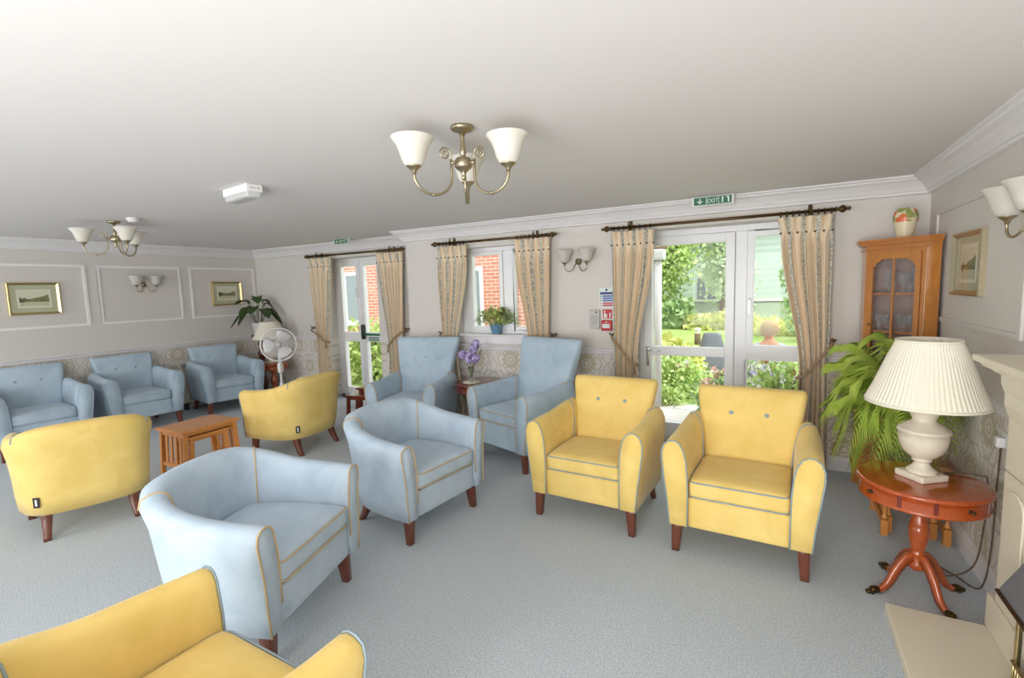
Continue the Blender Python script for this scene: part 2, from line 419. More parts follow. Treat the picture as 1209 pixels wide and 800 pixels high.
def sweep(prof, path, mb):
    """profile (distance from wall, z) carried along a plan polyline, the room on the right-hand side of travel"""
    n = len(path); rings = []
    for i, p in enumerate(path):
        p = Vector(p)
        def nrm(a, b):
            d = (Vector(b) - Vector(a)).normalized(); return Vector((d.y, -d.x))
        if i == 0: m = nrm(path[0], path[1]); k = 1
        elif i == n - 1: m = nrm(path[-2], path[-1]); k = 1
        else:
            a, b = nrm(path[i - 1], path[i]), nrm(path[i], path[i + 1]); m = (a + b).normalized(); k = 1 / max(0.2, m.dot(a))
        rings.append([Vector((p.x + m.x * d * k, p.y + m.y * d * k, z)) for d, z in prof])
    mb.loft(rings, (True, True), 0, False)
full = [(XA, YF), (XA, YC), (XR, YC), (XR, YB), (XD, YB), (XD, YF)]
CP = [(0, H), (0.135, H), (0.135, H - .012), (0.118, H - .018), (0.112, H - .030), (0.085, H - .045), (0.055, H - .075), (0.036, H - .105), (0.028, H - .108), (0.026, H - .124), (0.012, H - .130), (0, H - .132)]
mb = MB(); sweep(CP, full, mb); struct('trim_1', mb, M['plaster_white'])
DP = [(0, .905), (.012, .905), (.018, .915), (.018, .935), (.028, .945), (.028, .958), (.012, .965), (0, .965)]
BP = [(0, 0), (.018, 0), (.018, .085), (.012, .10), (.010, .115), (.004, .12), (0, .12)]
paths = {'left': [(XA, YF), (XA, YC), (DC[0], YC)], 'recess': [(DC[1], YC), (XR, YC), (XR, YB), (DB[0], YB)], 'back': [(DB[1], YB), (XD, YB), (XD, 2.775)]}
for k, (nm, p) in enumerate(paths.items()):
    mb = MB(); sweep(DP, p, mb); struct('trim_%d' % (k + 2), mb, M['plaster_white'])
    mb = MB(); sweep(BP, p, mb); struct('baseboard_%s' % nm, mb, M['white_gloss'])
def panel_mould(n, axis, u0, u1, z0, z1, p, sgn, mat=None):
    mb = MB(); w, d = 0.03, 0.012
    for a, b, c, e in ((u0, u1, z0, z0 + w), (u0, u1, z1 - w, z1), (u0, u0 + w, z0 + w, z1 - w), (u1 - w, u1, z0 + w, z1 - w)):
        mb.b2(p, p + sgn * d, a, b, c, e)
    struct('trim_%d' % n, mb, mat or M['panel_white'], bevel=0.005)
M['panel_white'] = flat('off white panel moulding', lin(246, 244, 243), 0.6, 0.01, 8)
panel_mould(5, 'Y', 1.55, 2.84, 1.295, 2.05, XA, 1); panel_mould(6, 'Y', 2.955, 3.945, 1.295, 2.05, XA, 1); panel_mould(7, 'Y', 4.065, 5.075, 1.295, 2.05, XA, 1)
panel_mould(8, 'Y', 3.04, 4.54, 1.29, 2.052, XD, -1, M['paint'])
panel_mould(9, 'Y', 0.3, 1.44, 1.295, 2.05, XA, 1)

# ---- garden door with its side light
Y0, Y1 = YB + .05, YB + .115
def frame(mb, rects, y0=Y0, y1=Y1):
    for x0, x1, z0, z1 in rects: mb.b2(x0, x1, y0, y1, z0, z1)
def pane(parent, x0, x1, z0, z1, y):
    mb = MB(); mb.b2(x0, x1, y - .004, y + .004, z0, z1); return mb.build('glass_pane', M['glass'], parent)
yd = 5.03
d1 = bpy.data.objects.new('door_1', None); COL.objects.link(d1); d1['kind'] = 'structure'
mb = MB(); frame(mb, [(-1.245, -1.198, 0.05, 2.115), (-1.198, 0.29, 2.058, 2.115), (-.356, -.26, 0.05, 2.058), (.29, .335, 0.05, 2.115), (-1.245, .335, 0, 0.05)], yd - .03, yd + .05)
mb.build('outer_frame', M['upvc'], d1, 0.004)
mb = MB(); frame(mb, [(-1.195, -1.115, .052, 2.055), (-.437, -.358, .052, 2.055), (-1.115, -.437, 1.972, 2.055), (-1.115, -.437, .884, .974), (-1.115, -.437, .052, .20)], yd - .045, yd + .025)
leaf = mb.build('door_leaf', M['upvc'], d1, 0.006)
for r in ((-1.115, -.437, .974, 1.972), (-1.115, -.437, .20, .884)): pane(leaf, *r, yd - .005)
mb = MB(); frame(mb, [(-.26, -.20, 1.008, 2.055), (.225, .288, 1.008, 2.055), (-.20, .225, 1.995, 2.055), (-.26, .288, .87, 1.008), (-.26, -.242, .20, .87), (.27, .288, .20, .87), (-.26, .288, .052, .20)], yd - .045, yd + .025)
sl = mb.build('side_light', M['upvc'], d1, 0.006)
for r in ((-.20, .225, 1.008, 1.995), (-.242, .27, .20, .87)): pane(sl, *r, yd - .005)
mb = MB(); mb.rbox((-1.155, yd - .052, .87), (.03, .012, .20), .006, 4); mb.build('handle_plate', M['chrome'], leaf)
mb = MB(); mb.tube(bez([(-1.155, yd - .05, .935), (-1.155, yd - .10, .935), (-1.10, yd - .105, .935), (-1.02, yd - .10, .935)], 10), .008); mb.build('door_handle', M['chrome'], leaf)
mb = MB(); mb.tube([(-1.155, yd - .05, .835), (-1.155, yd - .07, .835)], .012); mb.build('key_cylinder', M['chrome'], leaf)
mb = MB(); mb.rbox((-.231, yd - .055, 1.42), (.018, .02, .05), .006, 4); mb.box((-.231, yd - .067, 1.36), (.012, .012, .11)); mb.build('casement_handle', M['chrome'], sl)
# ---- window
wn = bpy.data.objects.new('window_1', None); COL.objects.link(wn); wn['kind'] = 'structure'
yw = YB + .15
mb = MB(); frame(mb, [(-3.33, -3.22, WB[2], 2.075), (-2.36, -2.30, WB[2], 2.075), (-3.22, -2.36, 2.03, 2.075), (-3.22, -2.36, WB[2], 1.12), (-2.76, -2.67, 1.12, 2.03)], yw - .03, yw + .05); mb.build('window_frame', M['upvc'], wn, .006)
for a, b in ((-3.22, -2.76), (-2.67, -2.36)):
    mb = MB(); t = .05; frame(mb, [(a, a + t, 1.12, 2.03), (b - t, b, 1.12, 2.03), (a + t, b - t, 1.985, 2.03), (a + t, b - t, 1.12, 1.165)], yw - .05, yw + .03)
    s = mb.build('sash', M['upvc'], wn, .008); pane(s, a + t, b - t, 1.165, 1.985, yw - .005)
mb = MB(); mb.b2(-3.36, -2.27, YB - .035, YB + .14, 1.06, 1.085); mb.build('window_sill', M['white_gloss'], wn, .008)
mb = MB(); mb.b2(-3.36, -2.27, YB - .012, YB + .0, .98, 1.06); mb.build('apron', M['white_gloss'], wn, .004)
# ---- french door in the recess
d2 = bpy.data.objects.new('door_2', None); COL.objects.link(d2); d2['kind'] = 'structure'
yc = 5.36
mb = MB(); frame(mb, [(-5.99, -5.915, 0, 2.12), (-4.98, -4.93, 0, 2.12), (-5.915, -4.98, 2.07, 2.12), (-5.99, -4.93, 0, .04)], yc - .04, yc + .04); mb.build('outer_frame', M['upvc'], d2, .004)
for a, b in ((-5.912, -5.462), (-5.455, -4.985)):
    mb = MB(); t = .072; frame(mb, [(a, a + t, .04, 2.068), (b - t, b, .04, 2.068), (a + t, b - t, 2.0, 2.068), (a + t, b - t, .872, 1.012), (a + t, b - t, .04, .16)], yc - .05, yc + .02)
    lf = mb.build('door_leaf', M['upvc'], d2, .006)
    for r in ((a + t, b - t, 1.012, 2.0), (a + t, b - t, .16, .872)): pane(lf, *r, yc - .015)
    if a < -5.5:
        mb = MB(); mb.tube(bez([(-5.50, yc - .05, 1.55), (-5.50, yc - .085, 1.55), (-5.51, yc - .09, 1.6), (-5.515, yc - .088, 1.66)], 10), .01); mb.build('pull_handle', M['white_plastic'], lf)
    else:
        mb = MB(); mb.tube([(-5.43, yc - .09, .985), (-5.03, yc - .09, .985)], .015); pb = mb.build('push_bar', M['green_sign'], lf)
        mb = MB(); mb.rbox((-5.42, yc - .075, 1.02), (.045, .06, .22), .012, 5); mb.rbox((-5.03, yc - .075, 1.0), (.045, .06, .12), .012, 5); mb.build('latch_housing', M['black'], pb)
        mb = MB(); mb.b2(-5.33, -5.06, yc - .056, yc - .05, .89, .94, 0)
        for k in range(7): mb.b2(-5.31 + k * .034, -5.285 + k * .034, yc - .058, yc - .056, .905, .925, 1)
        mb.build('push_sign', [M['green_sign'], M['sign_white']], lf)

# ------------------------------------------------------------------ upholstered chairs
def leg_mesh(top, bot, h, foot, curve=0.0, n=6):
    """square tapered leg from the seat frame (top centre at the origin, z=h) to the foot offset"""
    rings = []
    for k in range(n + 1):
        t = k / n; s = (top + (bot - top) * t) / 2
        e = t ** (1 + curve)
        c = Vector((foot[0] * e, foot[1] * e, h * (1 - t)))
        q = s * 0.75
        rings.append([c + Vector(p) for p in ((-s, -q, 0), (-q, -s, 0), (q, -s, 0), (s, -q, 0), (s, q, 0), (q, s, 0), (-q, s, 0), (-s, q, 0))])
    return rings
def make_tub(name, fabric, pipe, label, tagged=True):
    t = thing(name, label, 'armchair')
    ctrl = [(.344, .285, .655), (.352, .12, .664), (.345, -.07, .683), (.318, -.215, .726), (.245, -.302, .770), (.12, -.335, .785), (0, -.342, .787)]
    half = bez(ctrl, 26); pathp = half + [Vector((-p.x, p.y, p.z)) for p in half[-2::-1]]
    def ring(i):
        p = pathp[i]; a = pathp[max(i - 1, 0)]; b = pathp[min(i + 1, len(pathp) - 1)]
        d = Vector((b.x - a.x, b.y - a.y)).normalized(); nrm = Vector((-d.y, d.x))
        if i in (0, len(pathp) - 1): nrm = Vector((1 if p.x > 0 else -1, 0))
        if nrm.dot(Vector((p.x, p.y + .05))) < 0: nrm = -nrm
        h = p.z; back = min(1, max(0, (-.05 - p.y) / .25))
        fl = .018 + .022 * back
        sec = [(.024 - .03 * back, .17), (.034 - .012 * back, .28), (.040, .42), (.043 + fl * .5, h - .14), (.048 + fl, h - .055), (.040 + fl, h - .018), (.018 + fl * .8, h - .002), (-.006 + fl * .6, h + .002), (-.028 + fl * .5, h - .008), (-.043 + fl * .4, h - .035), (-.050 + fl * .2, h - .10), (-.054, .50), (-.056, .40), (-.056, .28), (-.05, .17)]
        return [Vector((p.x + nrm.x * o, p.y + nrm.y * o, z)) for o, z in sec]
    R = [ring(i) for i in range(len(pathp))]
    def shrink(r, y, k):
        c = sum((Vector((q.x, 0, q.z)) for q in r), Vector()) / len(r)
        out = []
        for q in r:
            dv = Vector((q.x - c.x, 0, q.z - c.z)); L = dv.length
            dv *= (L - k) / L; out.append(Vector((c.x + dv.x, q.y + y, c.z + dv.z)))
        return out
    rings = [shrink(R[0], .012, .008)] + R + [shrink(R[-1], .012, .008)]
    mb = MB(); mb.loft(rings, (True, True)); sh = mb.build('tub_shell', fabric, t)
    for r in (R[0], R[-1]):
        mb = MB(); mb.tube([q + Vector((0, .008, 0)) for q in shrink(r, .004, .001)[:14]], 0.0042, 6); mb.build('piping', pipe, sh)
    for i in (half_i for half_i in (int(26 * 3.55 / 6), len(pathp) - 1 - int(26 * 3.55 / 6))):
        r = R[i]; inn = r[4:14]; c = Vector((0, 0, 0))
        pts = []
        for k, q in enumerate(inn):
            o = Vector((q.x, q.y, 0)).normalized() * (.002 if k < 2 else (-.003 if k > 3 else 0)); o.z = .003 if 1 < k < 5 else 0
            pts.append(q + o)
        mb = MB(); mb.tube(pts, 0.004, 6); mb.build('piping', pipe, sh)
    mb = MB(); mb.rbox((0, .255, .255), (.58, .05, .17), .012, 6); mb.build('front_rail', fabric, t)
    mb = MB(); mb.rbox((0, -.02, .23), (.60, .50, .11), .02, 6); mb.build('seat_base', fabric, t)
    def cw(P):
        y = P.y; k = 1 - .16 * max(0, (-y - .05) / .25); return (P.x * k, P.y, P.z)
    mb = MB(); mb.rbox((0, .01, .405), (.578, .575, .125), .04, 10, .018, cw); cu = mb.build('seat_cushion', fabric, t)
    def loop(z, grow, y0=-.20):
        pts = []
        hx, hy, rr = .289 + grow, .2975, .05
        for k in range(7): a = -PI / 2 * 0 + PI / 2 * (k / 6); pts.append((hx - rr + rr * math.cos(a), .01 + hy - .01 - rr + rr * math.sin(a), z))
        left = [(-x, y, z) for x, y, z in pts[::-1]]
        return [(hx * .94, y0, z)] + [(hx, .1, z)] + pts + left + [(-hx, .1, z), (-hx * .94, y0, z)]
    for z, gr in ((.450, -.006), (.360, -.006)):
        mb = MB(); mb.tube(loop(z, gr), 0.0042, 6); mb.build('piping', pipe, cu)
    for sx in (1, -1):
        mb = MB(); mb.loft(leg_mesh(.066, .042, .185, (sx * .012, .012))); o = mb.build('leg', M['leg_wood'], t); o.location = (sx * .305, .225, 0)
        mb = MB(); mb.loft(leg_mesh(.064, .04, .185, (sx * .012, -.075), .7)); o = mb.build('leg', M['leg_wood'], t); o.location = (sx * .235, -.245, 0)
    if tagged:
        mb = MB(); mb.b2(-.019, .019, -.004, 0, -.035, .035, 0); mb.b2(-.006, .006, -.0055, -.004, -.022, .022, 1)
        o = mb.build('fabric_tag', [M['black'], M['white_plastic']], t); o.location = (-.274, -.320, .275); o.rotation_euler = (0, 0, -.65)
    return t

def rrect(hw, hd, r, n=5):
    pts = []
    for cx, cy, a0 in ((hw - r, hd - r, 0), (-hw + r, hd - r, PI / 2), (-hw + r, -hd + r, PI), (hw - r, -hd + r, 3 * PI / 2)):
        for k in range(n + 1):
            a = a0 + PI / 2 * k / n; pts.append((cx + r * math.cos(a), cy + r * math.sin(a)))
    return pts
def make_armchair(name, fabric, pipe, label, hb=.894, wt=.335, wlow=.262, yb_top=-.275, seat=.465, buttons=2, bz=.735, button_mat=None):
    t = thing(name, label, 'armchair')
    # arms and front panels
    for sx in (1, -1):
        sec = [(.262, .17), (.262, .34), (.264, .46), (.272, .565), (.288, .630), (.310, .668), (.340, .684), (.370, .680), (.397, .657), (.411, .617), (.411, .56), (.396, .44), (.376, .30), (.366, .17)]
        rings = []
        ys = [.385, .373, .25, .1, -.05, -.16, -.24, -.285]
        for k, y in enumerate(ys):
            u = max(0, (.1 - y) / .4); R = []
            for x, z in sec:
                zz = z + (.040 * u * (z - .45) / .23 if z > .45 else 0); xx = x + (-.020 * u * (z - .4) / .28 if z > .4 else 0)
                if k == 0: xx = .322 + (xx - .322) * .87; zz = .43 + (zz - .43) * .97
                if k == len(ys) - 1: xx = .322 + (xx - .322) * .7; zz = .43 + (zz - .43) * .95
                R.append(Vector((sx * xx, y, zz)))
            rings.append(R if sx > 0 else R[::-1])
        mb = MB(); mb.loft(rings, (True, True)); a = mb.build('arm', fabric, t)
        mb = MB(); r = rings[1] if sx > 0 else rings[1][::-1]
        mb.tube([q + Vector((0, .006, 0)) for q in r], 0.0042, 6); mb.build('piping', pipe, a); mb = MB()
        mb.tube(bez([(sx * .36, -.20, .716), (sx * .325, -.185, .716), (sx * .292, -.165, .685), (sx * .268, -.135, .60), (sx * .256, -.105, .50), (sx * .254, -.09, .45)], 18), 0.004, 6)
        mb.build('piping', pipe, a)
    # back: a padded slab that leans and flares
    rings = []
    top = hb
    zs = [.17, .20, .32, .45, .58, .68, .74, .80, top - .06, top - .028, top - .010, top]
    for k, z in enumerate(zs):
        u = max(0, min(1, (z - .30) / (top - .30)))
        fy = -.085 + (yb_top + .085) * u; by = -.275 - (abs(yb_top) - .175) * u + .01 * u * u
        w = wlow + (wt - wlow) * max(0, (z - .45) / (top - .45)) ** 1.0 if z > .45 else wlow
        if z < .6: w += .03 * 0
        hd = (fy - by) / 2; cy = (fy + by) / 2
        sh = {9: .003, 10: .011, 11: .027}.get(k, 0)
        if k == 0: sh = .01
        rings.append([Vector((x, cy + y, z)) for x, y in rrect(w - sh, hd - sh * .9, min(.045, hd - sh * .9 - .001))])
    mb = MB(); mb.loft(rings, (True, True)); bk = mb.build('backrest', fabric, t)
    bm = button_mat or pipe
    xs = [-.105, .105] if buttons == 2 else [-.125, 0, .125]
    for x in xs:
        u = (bz - .30) / (top - .30); fy = -.085 + (yb_top + .085) * u
        mb = MB(); mb.sphere((x, fy + .001, bz), .014, 8, 0, (1, .45, 1)); mb.build('button', bm, bk)
    mb = MB(); hr = seat - .115 - .165; mb.rbox((0, .335, .165 + hr / 2), (.535, .055, hr), .012, 6); mb.build('front_rail', fabric, t)
    mb = MB(); mb.rbox((0, .02, .22), (.54, .58, .10), .02, 6); mb.build('seat_base', fabric, t)
    mb = MB(); mb.rbox((0, .125, seat - .062), (.522, .50, .12), .035, 10, .016); cu = mb.build('seat_cushion', fabric, t)
    def loop(z):
        hx, hy, rr = .256, .376, .04; p = [(hx - rr + rr * math.cos(PI / 2 * k / 6), hy - rr + rr * math.sin(PI / 2 * k / 6), z) for k in range(7)]
        return [(hx, -.05, z)] + p + [(-x, y, z) for x, y, z in p[::-1]] + [(-hx, -.05, z)]
    for z in (seat - .018, seat - .106):
        mb = MB(); mb.tube(loop(z), 0.0042, 6); mb.build('piping', pipe, cu)
    for sx in (1, -1):
        mb = MB(); mb.loft(leg_mesh(.062, .042, .18, (sx * .010, .006))); o = mb.build('leg', M['leg_wood'], t); o.location = (sx * .325, .335, 0)
        mb = MB(); mb.loft(leg_mesh(.056, .038, .18, (sx * .012, -.05), .6)); o = mb.build('leg', M['leg_wood'], t); o.location = (sx * .29, -.245, 0)
    return t
BLUE, YEL = M['blue'], M['yellow']
# blue tub chairs
tb = make_tub('tub_chair', BLUE, M['gold_pipe'], '')
place(tb, False, (-2.219, 1.425, 0), math.radians(-72.3), 'pale blue tub chair with gold piping, nearest the camera, beside the cut-off yellow chair')
o = place(tb, True, (-2.225, 2.598, 0), math.radians(-95.8), 'pale blue tub chair with gold piping standing in front of the two high-backed wing chairs')
ty = make_tub('tub_chair', YEL, M['grey_pipe'], '')
place(ty, False, (-4.532, 1.555, 0), math.radians(73.3), 'yellow tub chair seen straight from behind at the far left of the room')
place(ty, True, (-4.488, 3.333, 0), math.radians(96.1), 'yellow tub chair seen from behind, in front of the white pedestal fan')
place(ty, True, (-1.392, 0.598, 0), math.radians(-1), 'yellow tub chair in the bottom left corner, cut off by the picture edge')
# yellow armchairs
ya = make_armchair('armchair', YEL, M['grey_pipe'], '')
place(ya, False, (-.162, 3.242, 0), math.radians(177.6), 'yellow two-button armchair nearest the palm and the drum table')
place(ya, True, (-1.107, 3.315, 0), math.radians(177.5), 'yellow two-button armchair beside the blue wing chair, left one of the yellow pair')
ba = make_armchair('armchair', M['blue_grey'], M['blue_grey'], '', button_mat=M['grey_pipe'])
place(ba, False, (-7.035, 4.11, 0), math.radians(-100), 'blue two-button armchair by the left wall, beside the dark plant stand')
place(ba, True, (-7.12, 3.03, 0), math.radians(-94.8), 'blue two-button armchair by the left wall, under the wall light, middle of three')
place(ba, True, (-7.13, 2.09, 0), math.radians(-97), 'blue two-button armchair by the left wall, cut off by the picture edge')
wa = make_armchair('wing_chair', M['blue_grey'], M['gold_pipe'], '', hb=1.10, wt=.405, wlow=.275, yb_top=-.33, seat=.50, buttons=3, bz=.88, button_mat=M['blue_grey'])
place(wa, False, (-2.093, 4.046, 0), math.radians(160.9), 'tall blue wing-back chair with three buttons, beside the yellow armchairs')
o = place(wa, True, (-3.450, 4.080, 0), math.radians(192.4), 'tall blue wing-back chair with three buttons, left of the table with lilac flowers')

o.scale = (.975, .975, .975)
# ------------------------------------------------------------------ curtains and poles
def pole(x0, x1, y, z, yw, label):
    cx = (x0 + x1) / 2; L = (x1 - x0) / 2
    t = thing('curtain_pole', label, 'curtain pole', (cx, y, z))
    mb = MB(); mb.tube([(-L, 0, 0), (L, 0, 0)], .013, 12); mb.build('pole', M['bronze'], t)
    for sx in (-1, 1):
        A = Matrix.Rotation(sx * PI / 2, 3, 'Y')
        mb = MB(); mb.lathe([(.012, 0), (.02, .004), (.02, .012), (.012, .018), (.016, .03), (.028, .045), (.030, .055), (.024, .068), (.012, .078), (.010, .084), (.016, .092), (.012, .102), (.003, .108)], (sx * L, 0, 0), 14, 0, A); mb.build('finial', M['bronze'], t)
        bx = sx * (L - .16)
        mb = MB(); mb.box((bx, (yw - y) / 2, .0), (.014, abs(yw - y), .016)); mb.rbox((bx, yw - y - .006, .02), (.03, .012, .09), .006, 4); mb.tube([(bx + .03 * math.cos(a) * 0, .02 * math.cos(a), .004 + .02 * math.sin(a)) for a in [k * 2 * PI / 12 for k in range(12)]], .006, 6, 0, True); mb.tube([(bx, 0, .02), (bx, 0, .05)], .007); mb.build('bracket', M['bronze'], t)
    return t, cx
def rings_for(t, cx, a, b, n):
    for k in range(n):
        x = a + (b - a) * (k + .5) / n - cx
        mb = MB(); mb.tube([(x + .004 * math.sin(q * 2), .022 * math.cos(q), -.006 + .022 * math.sin(q)) for q in [j * 2 * PI / 12 for j in range(12)]], .0042, 5, 0, True); mb.build('ring', M['bronze'], t)
def curtain(label, keys, y, pleats, tie, hook, seed=0, yhook=0):
    """keys: (z, x_left, x_right) from top to bottom; tie: height of the rope on the fabric; hook: wall point of the rope"""
    rnd = random.Random(seed)
    cx = (keys[0][1] + keys[0][2]) / 2
    t = thing('curtain', label, 'curtain', (cx, y, 0), 0, None)
    nu, zt, zb = pleats * 14, keys[0][0], keys[-1][0]
    zs = [zt - .006 * k for k in range(4)] + [zt - .03 - k * .02 for k in range(8)]
    while zs[-1] - .045 > zb: zs.append(zs[-1] - .04)
    zs.append(zb)
    ph = [rnd.uniform(-.5, .5) for _ in range(pleats + 1)]
    V = []; UV = []; F = []
    def lx(z):
        for (z0, a0, b0), (z1, a1, b1) in zip(keys, keys[1:]):
            if z >= z1 - 1e-6:
                k = (z0 - z) / max(1e-6, z0 - z1); k = k * k * (3 - 2 * k) if tie and z1 == tie else k
                return a0 + (a1 - a0) * k, b0 + (b1 - b0) * k
        return keys[-1][1:]
    for z in zs:
        a, b = lx(z); dt = zt - z
        for i in range(nu + 1):
            u = i / nu; q = u * pleats; k = int(min(q, pleats - 1)); w = ph[k] * (1 - (q - k)) + ph[k + 1] * (q - k)
            if dt < .125:    # goblet heading
                sgm = math.sin(PI * (dt / .125)) if dt > .02 else dt / .02 * .5
                amp = .012 + .022 * (1 - (dt / .125)) ** .8 + .006 * sgm
                yy = -amp * abs(math.sin(PI * q)) ** .7 * 1.3 + .012
                xx = a + (b - a) * u
            else:
                g_ = min(1, (dt - .125) / .12)
                amp = (.010 + .020 * g_)
                yy = -amp * math.sin(2 * PI * q + PI / 2 * 0 + w * 1.6 * g_) - .008 * math.sin(4 * PI * q + w * 5) * g_
                xx = a + (b - a) * (u + .012 * math.sin(2 * PI * q * 2 + w) * g_)
            V.append((xx - cx, yy, z)); UV.append((u * 1.25 + seed * .13, (z) / 1.2))
    n1 = nu + 1
    for i in range(len(zs) - 1):
        for j in range(nu):
            p = i * n1 + j; F.append((p, p + n1, p + n1 + 1, p + 1))
    mb = MB(); mb.add(V, F, 0, True, UV); dr = mb.build('drape', M['curtain'], t)
    sm = dr.modifiers.new('thickness', 'SOLIDIFY'); sm.thickness = .004
    a, b = lx(zt - .125)
    for k in range(pleats + 1):
        mb = MB(); mb.sphere((a + (b - a) * k / pleats - cx, -.012, zt - .125), .009, 6); mb.build('heading_button', M['button_dark'], dr)
    if tie:
        a, b = lx(tie); a -= cx; b -= cx; hx, hz = hook[0] - cx, hook[1]; near, far = (a, b) if abs(hx - a) < abs(hx - b) else (b, a)
        o = 1 if far > near else -1
        pts = bez([(hx, yhook, hz), (hx + o * .02, -.05, hz - .03), (near + (far - near) * .35, -.068, hz + (tie - hz) * .5), (near + (far - near) * .8, -.066, tie + .02), (far + o * .012, -.03, tie - .012), (far + o * .004, .02, tie - .01), ((near + far) / 2, .045, tie + .1), (hx, yhook - .005, hz)], 40)
        mb = MB(); mb.tube(pts, .011, 8)
        mb.tube([(far - o * .005, -.05, tie - .01), (far - o * .004, -.052, tie - .10)], [.006, .012], 8)
        mb.build('tieback', M['rope'], t)
        mb = MB(); mb.tube([(hx, yhook + .005, hz), (hx, -.02, hz + .004), (hx + o * -.012, -.03, hz + .02)], .007, 8); mb.lathe([(.016, 0), (.016, .006), (.006, .008)], (hx, yhook + .006, hz), 12, 0, Matrix.Rotation(PI / 2, 3, 'X')); mb.build('tieback_hook', M['bronze'], t)
    return t
yr, yrc = YB - .10, YC - .10
t, cx = pole(-1.42, .372, yr, 2.139, YB, 'long bronze curtain pole over the garden door and its side light')
rings_for(t, cx, -1.43, -1.03, 8); rings_for(t, cx, -.02, .375, 9)
t, cx = pole(-3.49, -2.10, yr, 2.135, YB, 'short bronze curtain pole over the window with the potted plant on its sill')
rings_for(t, cx, -3.5, -3.12, 8); rings_for(t, cx, -2.48, -2.09, 8)
t, cx = pole(-6.16, -4.42, yrc, 2.158, YC, 'bronze curtain pole over the far french doors')
rings_for(t, cx, -6.17, -5.73, 8); rings_for(t, cx, -4.82, -4.42, 8)
curtain('cream floral curtain left of the garden door, roped back beside the fire notice', [(2.105, -1.435, -1.022), (1.98, -1.425, -1.03), (.84, -1.40, -1.19), (.02, -1.44, -1.15)], yr, 7, .84, (-1.435, 1.115), 1, .098)
curtain('cream floral curtain right of the garden door, roped back beside the palm', [(2.105, -.022, .378), (1.98, .005, .365), (.80, .165, .365), (.02, .13, .385)], yr, 6, .80, (.40, 1.095), 2, .098)
curtain('cream floral curtain left of the window, behind the left wing chair', [(2.10, -3.515, -3.105), (1.98, -3.51, -3.115), (.86, -3.47, -3.30), (.02, -3.44, -3.23)], yr, 7, .86, (-3.515, 1.1), 3, .098)
curtain('cream floral curtain right of the window, behind the right wing chair', [(2.112, -2.492, -2.072), (1.98, -2.485, -2.085), (.86, -2.33, -2.12), (.02, -2.37, -2.10)], yr, 7, .86, (-2.07, 1.1), 4, .098)
curtain('cream floral curtain on the left of the far french doors, next to the fan', [(2.125, -6.185, -5.70), (2.0, -6.17, -5.715), (.95, -6.09, -5.87), (.02, -6.12, -5.84)], yrc, 7, .90, (-6.19, 1.1), 5, .098)
curtain('cream floral curtain on the right of the far french doors', [(2.125, -4.825, -4.36), (2.0, -4.81, -4.365), (.90, -4.66, -4.44), (.02, -4.69, -4.42)], yrc, 7, .88, (-4.37, 1.1), 6, .098)

# ------------------------------------------------------------------ ceiling lights and wall lights
SHADE = [(.030, 0), (.042, .010), (.052, .032), (.060, .060), (.072, .090), (.090, .115), (.094, .121)]
def shade_mesh(c, k=1.0):
    mb = MB()
    out = [(r * k, z * k) for r, z in SHADE]; inn = [(max(.004, r - .004) * k, z * k + (.004 if i == 0 else 0)) for i, (r, z) in enumerate(SHADE)]
    mb.lathe(out + inn[::-1], c, 28); return mb
def light_arm(t, a, hub_r, R, hubz, cupz, botz, k=1.0, scroll=True):
    ca, sa = math.cos(a), math.sin(a)
    def P(r, z): return Vector((ca * r, sa * r, z))
    mb = MB()
    mb.tube([P(hub_r * .6, hubz), P(hub_r + .018, hubz)], .006); mb.sphere(P(hub_r + .012, hubz), .010, 8)
    x0 = hub_r + .02
    rr_ = (R - x0) / 2; zc_ = botz + rr_ * .92
    pts = [P(x0, hubz + .012), P(x0, (hubz + zc_) / 2)] + [P(x0 + rr_ - rr_ * math.cos(q), zc_ - rr_ * .92 * math.sin(q)) for q in [PI * i / 22 for i in range(23)]] + [P(R, cupz - .005)]
    mb.tube(pts, .0062, 8); mb.sphere(P((x0 + R) / 2, botz), .010, 8, 0, (1.2, 1.2, .8))
    mb.lathe([(.008, -.028), (.010, -.015), (.018, -.006), (.030, .004), (.034, .008), (.028, .012)], P(R, cupz), 18)
    arm = mb.build('arm', M['brass'], t)
    if scroll:
        mb = MB(); sp = []
        for i in range(26):
            q = i / 25 * 3.6 * PI * .9; rr = .030 * (1 - i / 30); sp.append(P(x0 + .03 - rr * math.cos(q), hubz + .035 + rr * math.sin(q)))
        mb.tube([P(x0, hubz)] + sp, .0042, 6); mb.build('scroll', M['brass'], arm)
    shade_mesh(P(R, cupz + .006), k).build('lamp_shade', M['opal'], t)
def chandelier(loc, rot, label):
    t = thing('ceiling_light', label, 'ceiling light', loc, 0, None)
    mb = MB(); mb.lathe([(.052, 0), (.053, -.012), (.046, -.020), (.022, -.026), (.014, -.036)], (0, 0, 0), 28); mb.build('ceiling_rose', M['brass'], t)
    mb = MB(); mb.lathe([(.012, -.034), (.010, -.05), (.011, -.08), (.016, -.108), (.015, -.122), (.010, -.128), (.013, -.132), (.014, -.136)], (0, 0, 0), 20); mb.build('stem', M['brass'], t)
    mb = MB(); mb.lathe([(.012, -.134), (.032, -.140), (.040, -.152), (.041, -.178), (.034, -.186), (.022, -.194), (.012, -.206), (.010, -.22), (.013, -.226), (.006, -.238)], (0, 0, 0), 24); mb.build('hub', M['brass'], t)
    for k in range(3): light_arm(t, rot + k * 2 * PI / 3, .040, .236, -.165, -.205, -.312)
    return t
aw = math.atan2(w_.y, w_.x)
chandelier((-1.275, 1.915, H), aw, 'three-arm brass ceiling light with opal glass shades, hanging nearest the camera')
chandelier((-5.46, 2.30, H), math.radians(157.2 + 80), 'three-arm brass ceiling light with opal shades at the far left, beside the smoke alarm')
